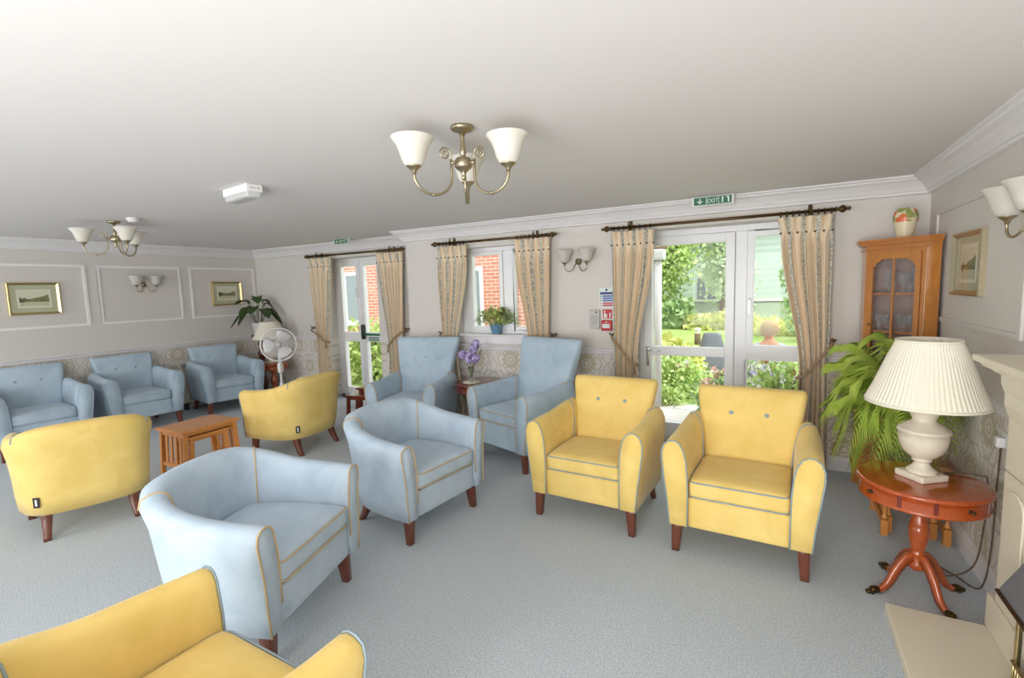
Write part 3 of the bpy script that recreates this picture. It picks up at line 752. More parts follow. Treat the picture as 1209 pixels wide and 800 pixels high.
def sconce(loc, rz, label, k=1.0):
    """local -y faces the room"""
    t = thing('wall_light', label, 'wall light', loc, rz)
    mb = MB(); A = Matrix.Rotation(PI / 2, 3, 'X')
    mb.lathe([(.036, 0), (.036, .008), (.028, .014), (.018, .02), (.012, .03)], (0, 0, 0), 20, 0, A); mb.build('backplate', M['brass'], t)
    for sx in (-1, 1):
        mb = MB(); pts = bez([(0, -.02, 0), (sx * .02, -.05, -.03), (sx * .045, -.075, -.085), (sx * .085, -.09, -.098), (sx * .115, -.095, -.07), (sx * .118, -.095, -.03)], 20)
        mb.tube(pts, .006, 8); mb.lathe([(.008, -.028), (.011, -.014), (.020, -.005), (.032, .004), (.034, .008), (.028, .011)], (sx * .118, -.095, -.012), 18); mb.build('arm', M['brass'], t)
        shade_mesh((sx * .118, -.095, -.006), k).build('lamp_shade', M['alabaster'], t)
    return t
sconce((XA + .0, 3.46, 1.80), PI / 2, 'two-arm brass wall light in the middle panel of the left wall', 1.0)
sconce((-1.80, YB, 1.85), 0, 'two-arm brass wall light between the window and the garden door')
sconce((XD, 2.875, 1.855), -PI / 2, 'two-arm brass wall light at the right edge above the fireplace', 1.05)

# smoke alarm and emergency light
mb = MB(); mb.lathe([(.05, 0), (.052, -.012), (.045, -.018), (.040, -.022), (.040, -.032), (.030, -.038), (.012, -.040)], (0, 0, 0), 28)
o = mb.build('smoke_alarm', M['white_plastic'], None, 0, (-5.15, 2.32, H)); tag(o, 'round white smoke alarm on the ceiling beside the far ceiling light', 'smoke alarm')
t = thing('emergency_light', 'white emergency bulkhead light box with ribbed diffuser on the ceiling', 'emergency light', (-3.22, 2.12, H), math.radians(-8))
mb = MB(); mb.b2(-.17, .17, -.055, .055, -.05, 0); mb.build('housing', M['white_plastic'], t, .006)
g = G('ribbed diffuser'); wv = g.node('ShaderNodeTexWave'); wv.inputs['Scale'].default_value = 30; g.link(g.coord(), wv.inputs['Vector']); g.col(lin(206, 206, 204)); g.set(Roughness=.25); g.bump(wv.outputs['Fac'], .6, .004); M['ribbed'] = g.m
mb = MB(); mb.rbox((0, 0, -.062), (.33, .102, .05), .02, 8); mb.build('diffuser', M['ribbed'], t)
mb = MB()
for k, (a, b) in enumerate(((-.03, -.012), (-.008, .004), (.008, .012), (.02, .034))): mb.b2(.170, .1706, a, b, -.032, -.018)
mb.build('marking', M['grey_case'], t)

# exit signs
def text_mesh(body, size):
    c = bpy.data.curves.new('lettering', 'FONT'); c.body = body; c.size = size; c.align_x = 'CENTER'; c.align_y = 'CENTER'; c.extrude = .0008
    o = bpy.data.objects.new('lettering', c); COL.objects.link(o)
    me = bpy.data.meshes.new_from_object(o.evaluated_get(bpy.context.evaluated_depsgraph_get()))
    bpy.data.objects.remove(o); return me
def exit_sign(loc, label, w=.33, h=.078, order='DEM'):
    t = thing('exit_sign', label, 'exit sign', loc)
    mb = MB(); mb.b2(-w / 2, w / 2, -.0, .03, -h / 2, h / 2); mb.build('housing', M['white_plastic'], t, .004)
    mb = MB()
    for k in (-1, 0, 1): mb.b2(k * w * .305 - w * .148, k * w * .305 + w * .148, -.002, 0, -h * .40, h * .40)
    pl = mb.build('green_panel', M['green_sign'], t)
    me = text_mesh('EXIT', h * .58); me.materials.clear(); me.materials.append(M['sign_white'])
    tx = bpy.data.objects.new('lettering', me); COL.objects.link(tx); tx.parent = pl; tx.rotation_euler = (PI / 2, 0, 0); tx.location = (0, -.003, -h * .05); tx.scale = (1.05, 1.15, 1)
    y = -.0034; cx = -w * .305
    mb = MB()
    def poly(P, c, s):
        mb.add([(c + px * s, y, pz * s) for px, pz in P] + [(c + px * s, y + .0012, pz * s) for px, pz in P], [tuple(range(len(P)))] + [(i, (i + 1) % len(P), (i + 1) % len(P) + len(P), i + len(P)) for i in range(len(P))], 0, False)
    s = h * .38
    ac = cx if order == 'DEM' else cx
    # arrow pointing down
    poly([(-.14, .75), (.14, .75), (.14, -.2), (.5, .1), (.85, .1), (0, -.75), (-.85, .1), (-.5, .1), (-.14, -.2)], ac, s)
    # running figure in a doorway
    fx = w * .305
    poly([(-.95, .8), (-.5, .8), (-.5, .05), (-.7, -.1), (-.35, -.75), (-.95, -.75)], fx, s)
    poly([(.15, .8), (1.0, .8), (1.0, -.75), (.62, -.75), (.62, .45), (.3, .5)], fx, s)
    mb.build('pictogram', M['sign_white'], pl)
    mb = MB(); y = -.0048
    poly([(-.2, .72), (-.02, .78), (.06, .62), (-.05, .5), (-.2, .55)], fx, s)
    poly([(-.35, .4), (.1, .42), (.3, .1), (.55, .05), (.5, -.1), (.18, -.05), (.05, .1), (.1, -.2), (.4, -.3), (.5, -.7), (.3, -.7), (.25, -.42), (-.1, -.35), (-.25, -.65), (-.6, -.6), (-.6, -.45), (-.35, -.45), (-.15, -.1), (-.2, .2), (-.45, .0), (-.55, .1)], fx, s)
    mb.build('running_figure', M['green_sign'], pl)
    return t
exit_sign((-.508, 4.53, 2.288), 'green EXIT sign with a white down arrow, above the garden door')
exit_sign((-5.12, 4.70, 2.290), 'small green EXIT sign above the far french doors', .275, .074)

# notices, call points
def notice(loc, label, w=.152, h=.195):
    t = thing('fire_notice', label, 'notice', loc)
    mb = MB(); mb.b2(-w / 2, w / 2, -.003, 0, -h / 2, h / 2); b = mb.build('board', M['sign_white'], t)
    mb = MB(); mb.b2(-w * .44, w * .44, -.0036, -.003, h * .18, h * .30, 0)
    mb.lathe([(.012, 0), (.012, .0008)], (0, -.003, h * .41), 16, 0, Matrix.Rotation(PI / 2, 3, 'X'))
    for k in range(3): mb.b2(-w * .26, w * .42, -.0036, -.003, h * (.055 - k * .115), h * (.135 - k * .115), 1); mb.b2(-w * .42, -w * .33, -.0036, -.003, h * (.07 - k * .115), h * (.12 - k * .115), 0)
    for k in range(2): mb.b2(-w * .26, w * .42, -.0036, -.003, h * (-.315 - k * .115), h * (-.225 - k * .115), 2); mb.b2(-w * .42, -w * .33, -.0036, -.003, h * (-.30 - k * .115), h * (-.25 - k * .115), 2)
    mb.build('printed_bars', [M['sign_navy'], M['sign_blue'], M['sign_pink']], b); return t
def callset(x, y, zc, suffix):
    t = thing('call_point_sign', 'small red and white hand sign ' + suffix, 'sign', (x + .06, y, zc + .06))
    mb = MB(); mb.b2(-.055, .055, -.003, 0, -.05, .05); b = mb.build('board', M['sign_white'], t)
    mb = MB(); mb.b2(-.047, .05, -.0036, -.003, -.046, .046); b2 = mb.build('red_panel', M['red'], b)
    mb = MB(); mb.rbox((-.02, -.0042, -.018), (.034, .0012, .04), .0006, 4); mb.rbox((-.026, -.0042, .014), (.011, .0012, .045), .0006, 4); mb.rbox((.028, -.0042, -.012), (.014, .0012, .05), .0006, 4); mb.build('hand_symbol', M['sign_white'], b)
    t = thing('call_point', 'red break-glass fire call point ' + suffix, 'call point', (x + .058, y, zc - .055))
    mb = MB(); mb.rbox((0, -.018, 0), (.108, .036, .105), .008, 6); mb.build('case', M['red'], t)
    mb = MB(); mb.rbox((-.004, -.0365, -.005), (.075, .004, .042), .002, 4); mb.b2(-.03, .022, -.0392, -.0384, -.008, -.004, 1); e = mb.build('element', [M['sign_white'], M['grey_case']], t)
    mb = MB(); mb.lathe([(.008, 0), (.008, .001)], (0, -.036, .034), 12, 0, Matrix.Rotation(PI / 2, 3, 'X')); mb.build('mark', M['sign_white'], t)
notice((-1.512, YB, 1.475), 'blue and red barred fire notice left of the garden door curtain')
callset(-1.565, YB, 1.255, 'under the notice by the garden door')
t = thing('door_release_box', 'pale grey printed box left of the red call point', 'box', (-1.632, YB, 1.262))
mb = MB(); mb.rbox((0, -.016, 0), (.105, .032, .195), .006, 6); mb.build('case', M['grey_case'], t)
mb = MB(); mb.lathe([(.009, 0), (.009, .004)], (.02, -.032, .072), 12, 0, Matrix.Rotation(PI / 2, 3, 'X')); mb.build('lock', M['black'], t)
mb = MB()
for k in range(6): mb.b2(-.036, .036 - (k % 2) * .014, -.0326, -.032, .03 - k * .016, .034 - k * .016)
mb.build('printed_lines', M['gasket'], t)
notice((-4.185, YC, 1.50), 'narrow visible strip of fire notice right of the far french doors', .152, .195)
callset(-4.30, YC, 1.255, 'right of the far french doors')

# ------------------------------------------------------------------ pictures
def art(name, seed, portrait=False):
    g = G(name); v = g.mapping(g.coord(), (9, 9, 9)); f = g.noise(1.6, 4, v, .6); sp = g.node('ShaderNodeSeparateXYZ'); g.link(g.coord(), sp.inputs[0])
    z = sp.outputs[2]; x = sp.outputs[0]
    hgt = g.M('ADD', g.M('MULTIPLY', f, .16), g.M('MULTIPLY', g.M('ABSOLUTE', g.M('ADD', x, .02 * seed)), .25))
    land = g.M('LESS_THAN', z, g.M('SUBTRACT', hgt, .085))
    fore = g.M('LESS_THAN', z, g.M('SUBTRACT', g.M('MULTIPLY', f, .05), .062))
    c = g.mix(land, lin(226, 224, 200), g.ramp(f, [(.4, lin(74, 84, 48)), (.6, lin(140, 146, 96))])); c = g.mix(fore, c, lin(206, 204, 170))
    g.col(c); g.set(Roughness=.5); return g.m
M['mount'] = flat('sage mount', lin(196, 198, 166), .8, .02); M['mount_white'] = flat('ivory mount', lin(236, 232, 214), .8, .01)
def picture(loc, rz, w, h, label, seed, frame_mat, portrait=False):
    t = thing('picture', label, 'picture', loc, rz); fw, fd = .028, .028
    mb = MB()
    P = [(0, 0), (0, -fd), (.008, -fd - .004), (.018, -fd + .006), (fw, -.012), (fw, 0)]
    cs = [(-w / 2, -h / 2), (w / 2, -h / 2), (w / 2, h / 2), (-w / 2, h / 2)]
    rings = []
    for (x, z) in cs: rings.append([Vector((x - math.copysign(d, x), y, z - math.copysign(d, z))) for d, y in P])
    rings.append(rings[0]); mb.loft(rings, (False, False), 0, False); mb.build('frame', frame_mat, t)
    mb = MB(); mb.b2(-w / 2 + .02, w / 2 - .02, -.008, -.002, -h / 2 + .02, h / 2 - .02); mb.build('mount', M['mount'], t)
    iw, ih = (w * .56, h * .46) if not portrait else (w * .46, h * .50)
    mb = MB(); mb.b2(-iw / 2 - .02, iw / 2 + .02, -.0095, -.008, -ih / 2 - .02, ih / 2 + .02); mb.build('inner_mount', M['mount_white'], t)
    mb = MB(); mb.b2(-iw / 2, iw / 2, -.0105, -.0095, -ih / 2, ih / 2); mb.build('print', art('landscape print', seed, portrait), t)
    mb = MB(); mb.b2(-w / 2 + .02, w / 2 - .02, -.0145, -.0125, -h / 2 + .02, h / 2 - .02); mb.build('glazing', M['pic_glass'], t)
picture((XA, 2.333, 1.648), PI / 2, .465, .37, 'gilt framed landscape print at the far left of the left wall', 1, M['gold'])
picture((XA, 4.60, 1.655), PI / 2, .47, .365, 'gilt framed landscape print on the left wall, next to the corner plant', -1.5, M['gold'])
picture((XD, 3.805, 1.664), -PI / 2, .52, .372, 'gilt framed print of figures on the right wall beside the corner cabinet', 2, M['silver_gilt'], True)

# ------------------------------------------------------------------ drum tables and their lamps
def drum_table(label, loc, r, h, top_mat, leg_mat, rz=0, ap=.095):
    t = thing('drum_table', label, 'table', loc, rz)
    mb = MB(); mb.lathe([(r * .2, h - .022), (r - .004, h - .022), (r, h - .017), (r, h - .008), (r - .006, h - .001), (r - .012, h)], (0, 0, 0), 56); mb.build('tabletop', top_mat, t)
    mb = MB(); mb.lathe([(r * .2, h - ap), (r - .012, h - ap), (r - .008, h - ap + .006), (r - .008, h - ap + .014), (r - .016, h - ap + .018), (r - .016, h - .022), (r * .2, h - .022)], (0, 0, 0), 56); apn = mb.build('apron', top_mat, t)
    for k in range(4):
        a = k * PI / 2 + .35
        for da in (-.52, .52):
            mb = MB(); mb.box(((r - .016) * math.cos(a + da), (r - .016) * math.sin(a + da), h - ap / 2 - .006), (.004, .018, ap - .04), a + da); mb.build('pilaster_strip', M['dark_mahogany'], apn)
        mb = MB(); mb.lathe([(.010, 0), (.010, .003), (.006, .006), (.006, .012), (.010, .018), (.006, .024), (.001, .025)], ((r - .018) * math.cos(a), (r - .018) * math.sin(a), h - ap / 2 - .004), 12, 0, Matrix.Rotation(a, 3, 'Z') @ Matrix.Rotation(PI / 2, 3, 'Y')); mb.build('knob', M['bronze'], apn)
    prof = [(.026, .13), (.036, .14), (.038, .165), (.030, .178), (.032, .19), (.028, .20), (.033, .21), (.033, .222), (.027, .23), (.031, .245), (.039, .285), (.043, .33), (.043, .352), (.036, .364), (.040, .372), (.040, .382), (.030, .390), (.033, .40), (.024, .412), (.022, .43), (.026, .46), (.034, h - ap - .014), (.05, h - ap - .010), (.05, h - ap)]
    mb = MB(); mb.lathe([(a, b * 1.0 if b > h - ap - .05 else b * (h / .6)) for a, b in prof], (0, 0, 0), 24); mb.build('pedestal', leg_mat, t)
    for k in range(4):
        a = k * PI / 2 + .30
        pts = bez([(.012, 0, .20), (.05, 0, .19), (.098, 0, .13), (.138, 0, .055), (.174, 0, .026), (.190, 0, .022)], 16)
        rings = []
        for i, p in enumerate(pts):
            u = i / 16; hw = .014 - .003 * u; hh = .023 * (1 - u) + .010 * u
            d = (pts[min(i + 1, 16)] - pts[max(i - 1, 0)]).normalized(); nn = Vector((-d.z, 0, d.x))
            rings.append([p + nn * hh + Vector((0, -hw, 0)), p + nn * (hh + .004), p + nn * hh + Vector((0, hw, 0)), p - nn * hh + Vector((0, hw, 0)), p - nn * hh + Vector((0, -hw, 0))])
        mb = MB(); mb.loft(rings, (True, True), 0, True); lg = mb.build('leg', leg_mat, t); lg.rotation_euler = (0, 0, a)
        mb = MB(); mb.rbox((.203, 0, .024), (.045, .034, .032), .012, 5); mb.rbox((.230, 0, .016), (.032, .026, .020), .009, 5); mb.lathe([(.013, -.008), (.013, .008)], (.218, 0, .013), 12, 0, Matrix.Rotation(PI / 2, 3, 'X')); mb.build('brass_caster', M['bronze'], lg)
    return t
drum_table('round mahogany drum table on four splayed legs, carrying the big cream lamp', (.645, 3.0, 0), .266, .60, M['mahogany'], M['mahogany2'], .18)
drum_table('small dark red drum table between the two tall wing chairs', (-2.80, 4.33, 0), .26, .62, M['dark_mahogany'], M['dark_mahogany'], .3)
def pleated(name, parent, r0, r1, z0, z1, n, mat, amp=.012):
    mb = MB(); prof = [(r0, z0), (r0, z0 + .012), (r0 + (r1 - r0) * .25, z0 + (z1 - z0) * .25), (r0 + (r1 - r0) * .5, z0 + (z1 - z0) * .5), (r0 + (r1 - r0) * .75, z0 + (z1 - z0) * .75), (r1, z1 - .008), (r1, z1)]
    prof += [(r - .004, z) for r, z in prof[::-1]]
    mb.lathe(prof, (0, 0, 0), n * 4, 0, None, lambda a: 1 + amp * math.cos(a * n), (False, False))
    return mb.build(name, mat, parent)
M['shade'] = None
g = G('pleated cream shade'); g.col(lin(238, 232, 214)); g.set(Roughness=.9); g.p.inputs['Transmission Weight'].default_value = .0; g.p.inputs['Subsurface Weight'].default_value = .0; M['shade'] = g.m
t = thing('table_lamp', 'large cream urn lamp with a pleated shade on the mahogany drum table', 'lamp', (.645, 3.02, .60), .635)
mb = MB(); mb.rbox((0, 0, .016), (.15, .15, .032), .006, 6); mb.build('plinth', M['ceramic'], t)
mb = MB(); mb.lathe([(.062, .030), (.062, .042), (.052, .050), (.040, .062), (.032, .076), (.030, .086), (.040, .090), (.042, .098), (.036, .104), (.052, .112), (.078, .136), (.094, .172), (.100, .206), (.101, .236), (.106, .238), (.106, .250), (.098, .254), (.086, .268), (.052, .288), (.046, .300), (.052, .312), (.062, .336), (.068, .345), (.062, .352), (.02, .356)], (0, 0, 0), 40); mb.build('urn_body', M['ceramic'], t)
mb = MB(); mb.lathe([(.010, .35), (.010, .40), (.018, .405), (.018, .45), (.006, .455)], (0, 0, 0), 14); mb.build('lamp_holder', M['brass'], t)
sh = pleated('lamp_shade', t, .240, .128, .382, .690, 74, M['shade'])
mb = MB(); mb.lathe([(.244, .379), (.245, .393), (.241, .393), (.240, .379), (.244, .379)], (0, 0, 0), 64, cap=(False, False)); mb.build('lower_trim', M['shade'], sh)
mb = MB(); mb.lathe([(.131, .682), (.131, .694), (.126, .694), (.126, .682), (.131, .682)], (0, 0, 0), 64, cap=(False, False)); mb.build('upper_trim', M['shade'], sh)
t_cable = thing('lamp_cable', 'thin brown lamp cable looping from the drum table down to the wall socket', 'cable', (.75, 3.2, 0))
g0 = Vector((.75, 3.2, 0))
pts = [(.72, 3.08, .606), (.80, 3.14, .606), (.90, 3.14, .608), (.925, 3.13, .58), (.925, 3.14, .35), (.90, 3.16, .12), (.80, 3.22, .012), (.70, 3.30, .008), (.68, 3.40, .008), (.76, 3.40, .008), (.86, 3.26, .008), (.925, 3.13, .03), (.945, 3.10, .25), (.955, 3.12, .55), (.965, 3.14, .76)]
mb = MB(); mb.tube([p - g0 for p in bez(pts, 90)], .0042, 6); mb.build('flex', M['button_dark'], t_cable)
t = thing('wall_socket', 'white double socket with a plug under the dado rail by the fireplace', 'socket', (XD, 3.15, .80), -PI / 2)
mb = MB(); mb.rbox((0, -.005, 0), (.146, .01, .086), .004, 5); mb.build('faceplate', M['white_plastic'], t)
mb = MB(); mb.rbox((.02, -.025, -.01), (.05, .035, .05), .008, 6); mb.build('plug', M['white_plastic'], t)

# vase of lilac flowers and mat on the small drum table
o = MB(); o.lathe([(.09, 0), (.095, .003), (.094, .005), (.03, .006)], (0, 0, 0), 32, 0, None, lambda a: 1 + .03 * math.cos(10 * a)); o = o.build('doily', M['mount_white'], None, 0, (-2.84, 4.26, .6205)); tag(o, 'round white doily under the lilac flowers on the dark red table', 'doily')
def clear_glass(name, tint):
    g = G(name); g.col(tint); g.set(Roughness=.03, IOR=1.45); g.p.inputs['Transmission Weight'].default_value = .9; return g.m
M['green_glass'] = clear_glass('pale green glass', (.82, .92, .70))
t = thing('flower_vase', 'slim clear vase of lilac flowers on the small dark red table', 'vase', (-2.84, 4.26, .6255))
mb = MB(); mb.lathe([(.022, 0), (.024, .004), (.016, .02), (.017, .08), (.026, .15), (.030, .16), (.026, .158), (.014, .08), (.012, .02)], (0, 0, 0), 20); mb.build('vase', M['green_glass'], t)
rnd = random.Random(5)
def flower_head(mb, c, n, size, spread, rnd, mi=0):
    for _ in range(n):
        d = Vector((rnd.gauss(0, 1), rnd.gauss(0, 1), rnd.gauss(0, 1))).normalized(); p = Vector(c) + d * spread * rnd.uniform(.5, 1)
        a = d.orthogonal().normalized(); b = d.cross(a); q = rnd.uniform(.7, 1.2) * size
        for k in range(5):
            t1 = 2 * PI * k / 5; e = a * math.cos(t1) + b * math.sin(t1); e2 = a * math.cos(t1 + .9) + b * math.sin(t1 + .9); e0 = a * math.cos(t1 - .9) + b * math.sin(t1 - .9)
            mb.add([p, p + e0 * q * .45 + d * q * .1, p + e * q + d * q * .25, p + e2 * q * .45 + d * q * .1], [(0, 1, 2, 3)], mi, True)
for (hx, hy, hz, n) in ((-.09, -.02, .29, 16), (.0, -.03, .26, 24), (.03, 0, .34, 16), (.055, .02, .40, 14), (-.03, .02, .24, 18), (.07, -.02, .25, 14)):
    mb = MB(); mb.tube(bez([(0, 0, .02), (hx * .3, hy * .3, .14), (hx, hy, hz)], 8), .0022, 5); st = mb.build('stem', M['lily'], t)
    mb = MB(); flower_head(mb, (hx, hy, hz), n * 2, .03, .045, rnd); mb.build('blossom', M['petal_lilac'], st)
for (hx, hy, hz) in ((.10, 0, .43), (.13, .02, .36)):
    mb = MB(); mb.tube(bez([(0, 0, .05), (hx * .4, hy, .2), (hx, hy, hz)], 8), [.002] * 7 + [.006, .001], 5); mb.build('stem', M['lily'], t)

# ------------------------------------------------------------------ tables of wood
def slat_table(label, loc, rz, lx, ly, h, mat, slats=True):
    """end panels face local -x / +x"""
    t = thing('nest_table', label, 'table', loc, rz)
    mb = MB(); mb.rbox((0, 0, h - .011), (lx, ly, .022), .006, 6); mb.build('tabletop', mat, t)
    ex, ey = lx / 2 - .045, ly / 2 - .045
    for sx in (-1, 1):
        for sy in (-1, 1):
            mb = MB(); mb.loft([[Vector((sx * ex + a * .019, sy * ey + b * .016, h - .022)) for a, b in ((-1, -1), (1, -1), (1, 1), (-1, 1))], [Vector((sx * (ex + .025) + a * .017, sy * ey + b * .015, 0)) for a, b in ((-1, -1), (1, -1), (1, 1), (-1, 1))]], (True, True), 0, False); mb.build('leg', mat, t, .003)
        mb = MB(); mb.box((sx * (ex + .017), 0, .10), (.022, 2 * ey, .035)); mb.build('end_rail', mat, t, .003)
        mb = MB(); mb.box((sx * (ex + .002), 0, h - .045), (.022, 2 * ey, .04)); mb.build('end_rail', mat, t, .003)
        if slats:
            for k in range(4):
                y = -ey + 2 * ey * (k + 1) / 5; mb = MB()
                mb.loft([[Vector((sx * (ex + .002) + a * .006, y + b * .016, h - .06)) for a, b in ((-1, -1), (1, -1), (1, 1), (-1, 1))], [Vector((sx * (ex + .016) + a * .006, y + b * .016, .115)) for a, b in ((-1, -1), (1, -1), (1, 1), (-1, 1))]], (True, True), 0, False); mb.build('slat', mat, t)
    for sy in (-1, 1):
        mb = MB(); mb.box((0, sy * ey, h - .04), (2 * ex, .018, .03)); mb.build('side_rail', mat, t, .003)
    return t
slat_table('honey oak table with slatted ends, behind the nearest blue tub chair', (-4.775, 2.51, 0), PI / 2 + .04, .54, .44, .43, M['honey'])
slat_table('smaller honey oak table nested under the slatted oak table', (-4.735, 2.51, 0), PI / 2 + .04, .40, .30, .36, M['honey'], False)
slat_table('small brown side table left of the left wing chair', (-4.20, 4.30, 0), .25, .44, .34, .48, M['dark_mahogany'], False)
slat_table('lower brown table pulled out from the side table near the left wing chair', (-4.27, 4.10, 0), .25, .36, .28, .42, M['dark_mahogany'], False)
def turned_nest(label, loc, lx, ly, h, mat):
    t = thing('nest_table', label, 'table', loc)
    mb = MB(); mb.rbox((0, 0, h - .010), (lx + .05, ly + .05, .02), .006, 6); mb.build('tabletop', mat, t)
    for sx in (-1, 1):
        for sy in (-1, 1):
            c = (sx * lx / 2, sy * ly / 2, 0); q = 1.414
            mb = MB()
            mb.lathe([(.026, 0), (.026, .10)], c, 4, 0, Matrix.Rotation(PI / 4, 3, 'Z'), sm=False)
            mb.lathe([(.012, .10), (.018, .108), (.018, .118), (.010, .13), (.012, .16), (.019, .21), (.018, .24), (.010, .28), (.018, .29), (.018, .30), (.012, .31)], c, 16)
            mb.lathe([(.026, .31), (.026, h - .02)], c, 4, 0, Matrix.Rotation(PI / 4, 3, 'Z'), sm=False); mb.build('leg', mat, t)
        mb = MB(); mb.box((sx * lx / 2, 0, .06), (.022, ly, .028)); mb.build('stretcher', mat, t, .003)
        mb = MB(); mb.box((sx * lx / 2, 0, h - .05), (.018, ly, .05)); mb.build('frieze_rail', mat, t, .003)
    mb = MB(); mb.box((0, ly / 2, .06), (lx, .022, .028)); mb.build('stretcher', mat, t, .003)
    mb = MB(); mb.box((0, ly / 2, h - .05), (lx, .018, .05)); mb.build('frieze_rail', mat, t, .003)
    return t
turned_nest('oak nest table with turned legs behind the drum table, holding the potted palm', (.762, 3.83, 0), .30, .38, .45, M['honey'])
turned_nest('smaller oak nest table with turned legs tucked under the palm table', (.75, 3.86, 0), .22, .32, .40, M['honey'])

# ------------------------------------------------------------------ plants
def frond(parent, pts, n, leaf, mat, name='frond', droop=.5):
    P = bez(pts, n + 2); mb = MB(); mb.tube(P, [.005 * (1 - .75 * i / (n + 2)) for i in range(n + 3)], 5)
    for i in range(2, n + 2):
        p = P[i]; d = (P[min(i + 1, n + 2)] - P[i - 1]).normalized(); side = d.cross(Vector((0, 0, 1)))
        if side.length < .05: side = Vector((1, 0, 0))
        side.normalize(); up = side.cross(d)
        L = leaf * (.45 + .75 * math.sin(PI * (i / (n + 3)) ** .8))
        for sg in (-1, 1):
            o = side * sg
            m_ = p + (o * .72 + d * .55 + up * .10) * L * .5; e = p + (o * .85 + d * .85) * L * .85 + Vector((0, 0, -droop * L * .62))
            w = d * L * .06 + up * .002
            q4 = [p, m_ - w, e, m_ + w]
            lim = XD - .02 - parent.location.x
            for q in q4: q.x = min(q.x, lim)
            mb.add(q4, [(0, 1, 2, 3)], 0, True)
    return mb.build(name, mat, parent)
t = thing('potted_palm', 'green palm with long feathery fronds in a pale pot below the corner cabinet', 'plant', (.74, 3.83, .45))
mb = MB(); mb.lathe([(.085, 0), (.095, .01), (.125, .17), (.135, .175), (.135, .195), (.122, .195), (.115, .17), (.03, .165)], (0, 0, 0), 28); mb.build('pot', M['grey_case'], t)
rnd = random.Random(11)
specs = [(-.46, .10, .50, .45), (-.36, -.02, .56, .40), (-.22, .05, .68, .55), (-.48, -.10, .28, .30), (-.42, .06, .10, .26), (-.30, -.16, .14, .32), (-.16, -.22, .06, .34), (-.10, .05, .62, .66), (.12, .05, .45, .5), (.14, -.28, .22, .42), (-.06, -.30, .20, .38), (-.34, .12, .34, .50), (-.24, -.20, .36, .50), (-.18, -.06, -.05, .28), (-.30, .02, -.10, .22), (.05, -.22, .02, .30), (-.40, .14, .62, .62), (.10, -.40, .10, .40), (-.22, .10, .02, .34), (-.02, -.20, -.10, .22), (-.52, .02, .16, .40), (-.38, -.14, -.02, .30), (-.44, .02, -.08, .28), (-.33, -.02, -.16, .22), (-.26, -.18, -.16, .20), (-.16, -.20, -.20, .20), (-.40, .08, .20, .42), (-.20, .04, .30, .46), (-.12, -.14, .30, .44), (-.30, -.08, .26, .42), (-.36, -.10, .40, .48), (-.14, .02, .10, .34)]
for (ex, ey, ez, mz) in specs:
    ex = ex * .88 if ex < 0 else ex; ez = ez - .09; mz = mz * .85
    frond(t, [(0, 0, .16), (ex * .22, ey * .22, .16 + mz * .55), (ex * .65, ey * .65, .16 + max(mz, ez) * .95), (ex, ey, .16 + ez)], 34, .20, M['palm'], 'frond', .7)
# corner plant stand with a dark-leaved plant
t = thing('plant_stand', 'tall dark turned wooden plant stand in the far left corner', 'plant stand', (-7.20, 4.84, 0))
mb = MB(); mb.lathe([(.13, 0), (.13, .03), (.10, .045), (.04, .06), (.036, .12), (.055, .18), (.06, .24), (.034, .30), (.028, .36), (.05, .40), (.05, .42), (.03, .44), (.034, .56), (.05, .64), (.056, .70), (.034, .76), (.026, .80), (.05, .84), (.05, .86), (.03, .88), (.04, .94), (.03, .965)], (0, 0, 0), 24); mb.build('turned_column', M['dark_wood'], t)
mb = MB(); mb.lathe([(.03, .965), (.13, .968), (.14, .975), (.14, .985), (.13, .992)], (0, 0, 0), 32); mb.build('round_top', M['dark_wood'], t)
for k in range(3):
    mb = MB(); mb.rbox((.12, 0, .025), (.10, .05, .05), .02, 5); o = mb.build('foot', M['dark_wood'], t); o.rotation_euler = (0, 0, k * 2 * PI / 3)
t = thing('potted_plant', 'dark broad-leaved plant in a white pot on the tall plant stand', 'plant', (-7.20, 4.84, .992))
mb = MB(); mb.lathe([(.075, 0), (.082, .006), (.105, .16), (.115, .165), (.115, .185), (.104, .185), (.098, .16), (.02, .155)], (0, 0, 0), 28); mb.build('pot', M['white_plastic'], t)
def blade(parent, base, tip, mid, w, mat, name='leaf'):
    P = bez([base, mid, tip], 14); mb = MB()
    mb.tube(P[:8], .004, 5)
    V = []; F = []
    for i in range(6, 15):
        u = (i - 6) / 8; ww = w * math.sin(PI * min(1, u * .92 + .06)) ** .8; d = (P[min(i + 1, 14)] - P[i - 1]).normalized(); s = d.cross(Vector((0, 0, 1)))
        s = s.normalized() if s.length > .05 else Vector((1, 0, 0)); up = s.cross(d)
        V += [P[i] - s * ww + up * ww * .3, P[i], P[i] + s * ww + up * ww * .3]
    for i in range(8):
        for j in range(2): a = i * 3 + j; F.append((a, a + 1, a + 4, a + 3))
    mb.add(V, F); return mb.build(name, mat, parent)
L = [(-.30, -.12, -.06), (-.24, .0, .10), (-.16, -.20, -.02), (.28, .08, .06), (.20, -.16, .08), (.05, -.28, .16), (-.06, .1, .40), (.02, -.05, .34), (.24, .2, .22), (.36, .12, -.04), (-.32, .02, .30), (.12, .1, .30), (-.10, -.26, .12)]
rp = Vector((r_.x, r_.y, 0)).normalized(); fp = Vector((w_.x, w_.y, 0)).normalized()
for k, (a, b, c) in enumerate(L):
    e = rp * a + fp * b
    e.y = min(e.y, .13); e.x = max(e.x, -.26)
    blade(t, (e.x * .1, e.y * .1, .15), (e.x * 1.25, e.y * 1.25, .18 + c), (e.x * .55, e.y * .55, .36 + max(c, 0) * .5), .085, M['lily'])
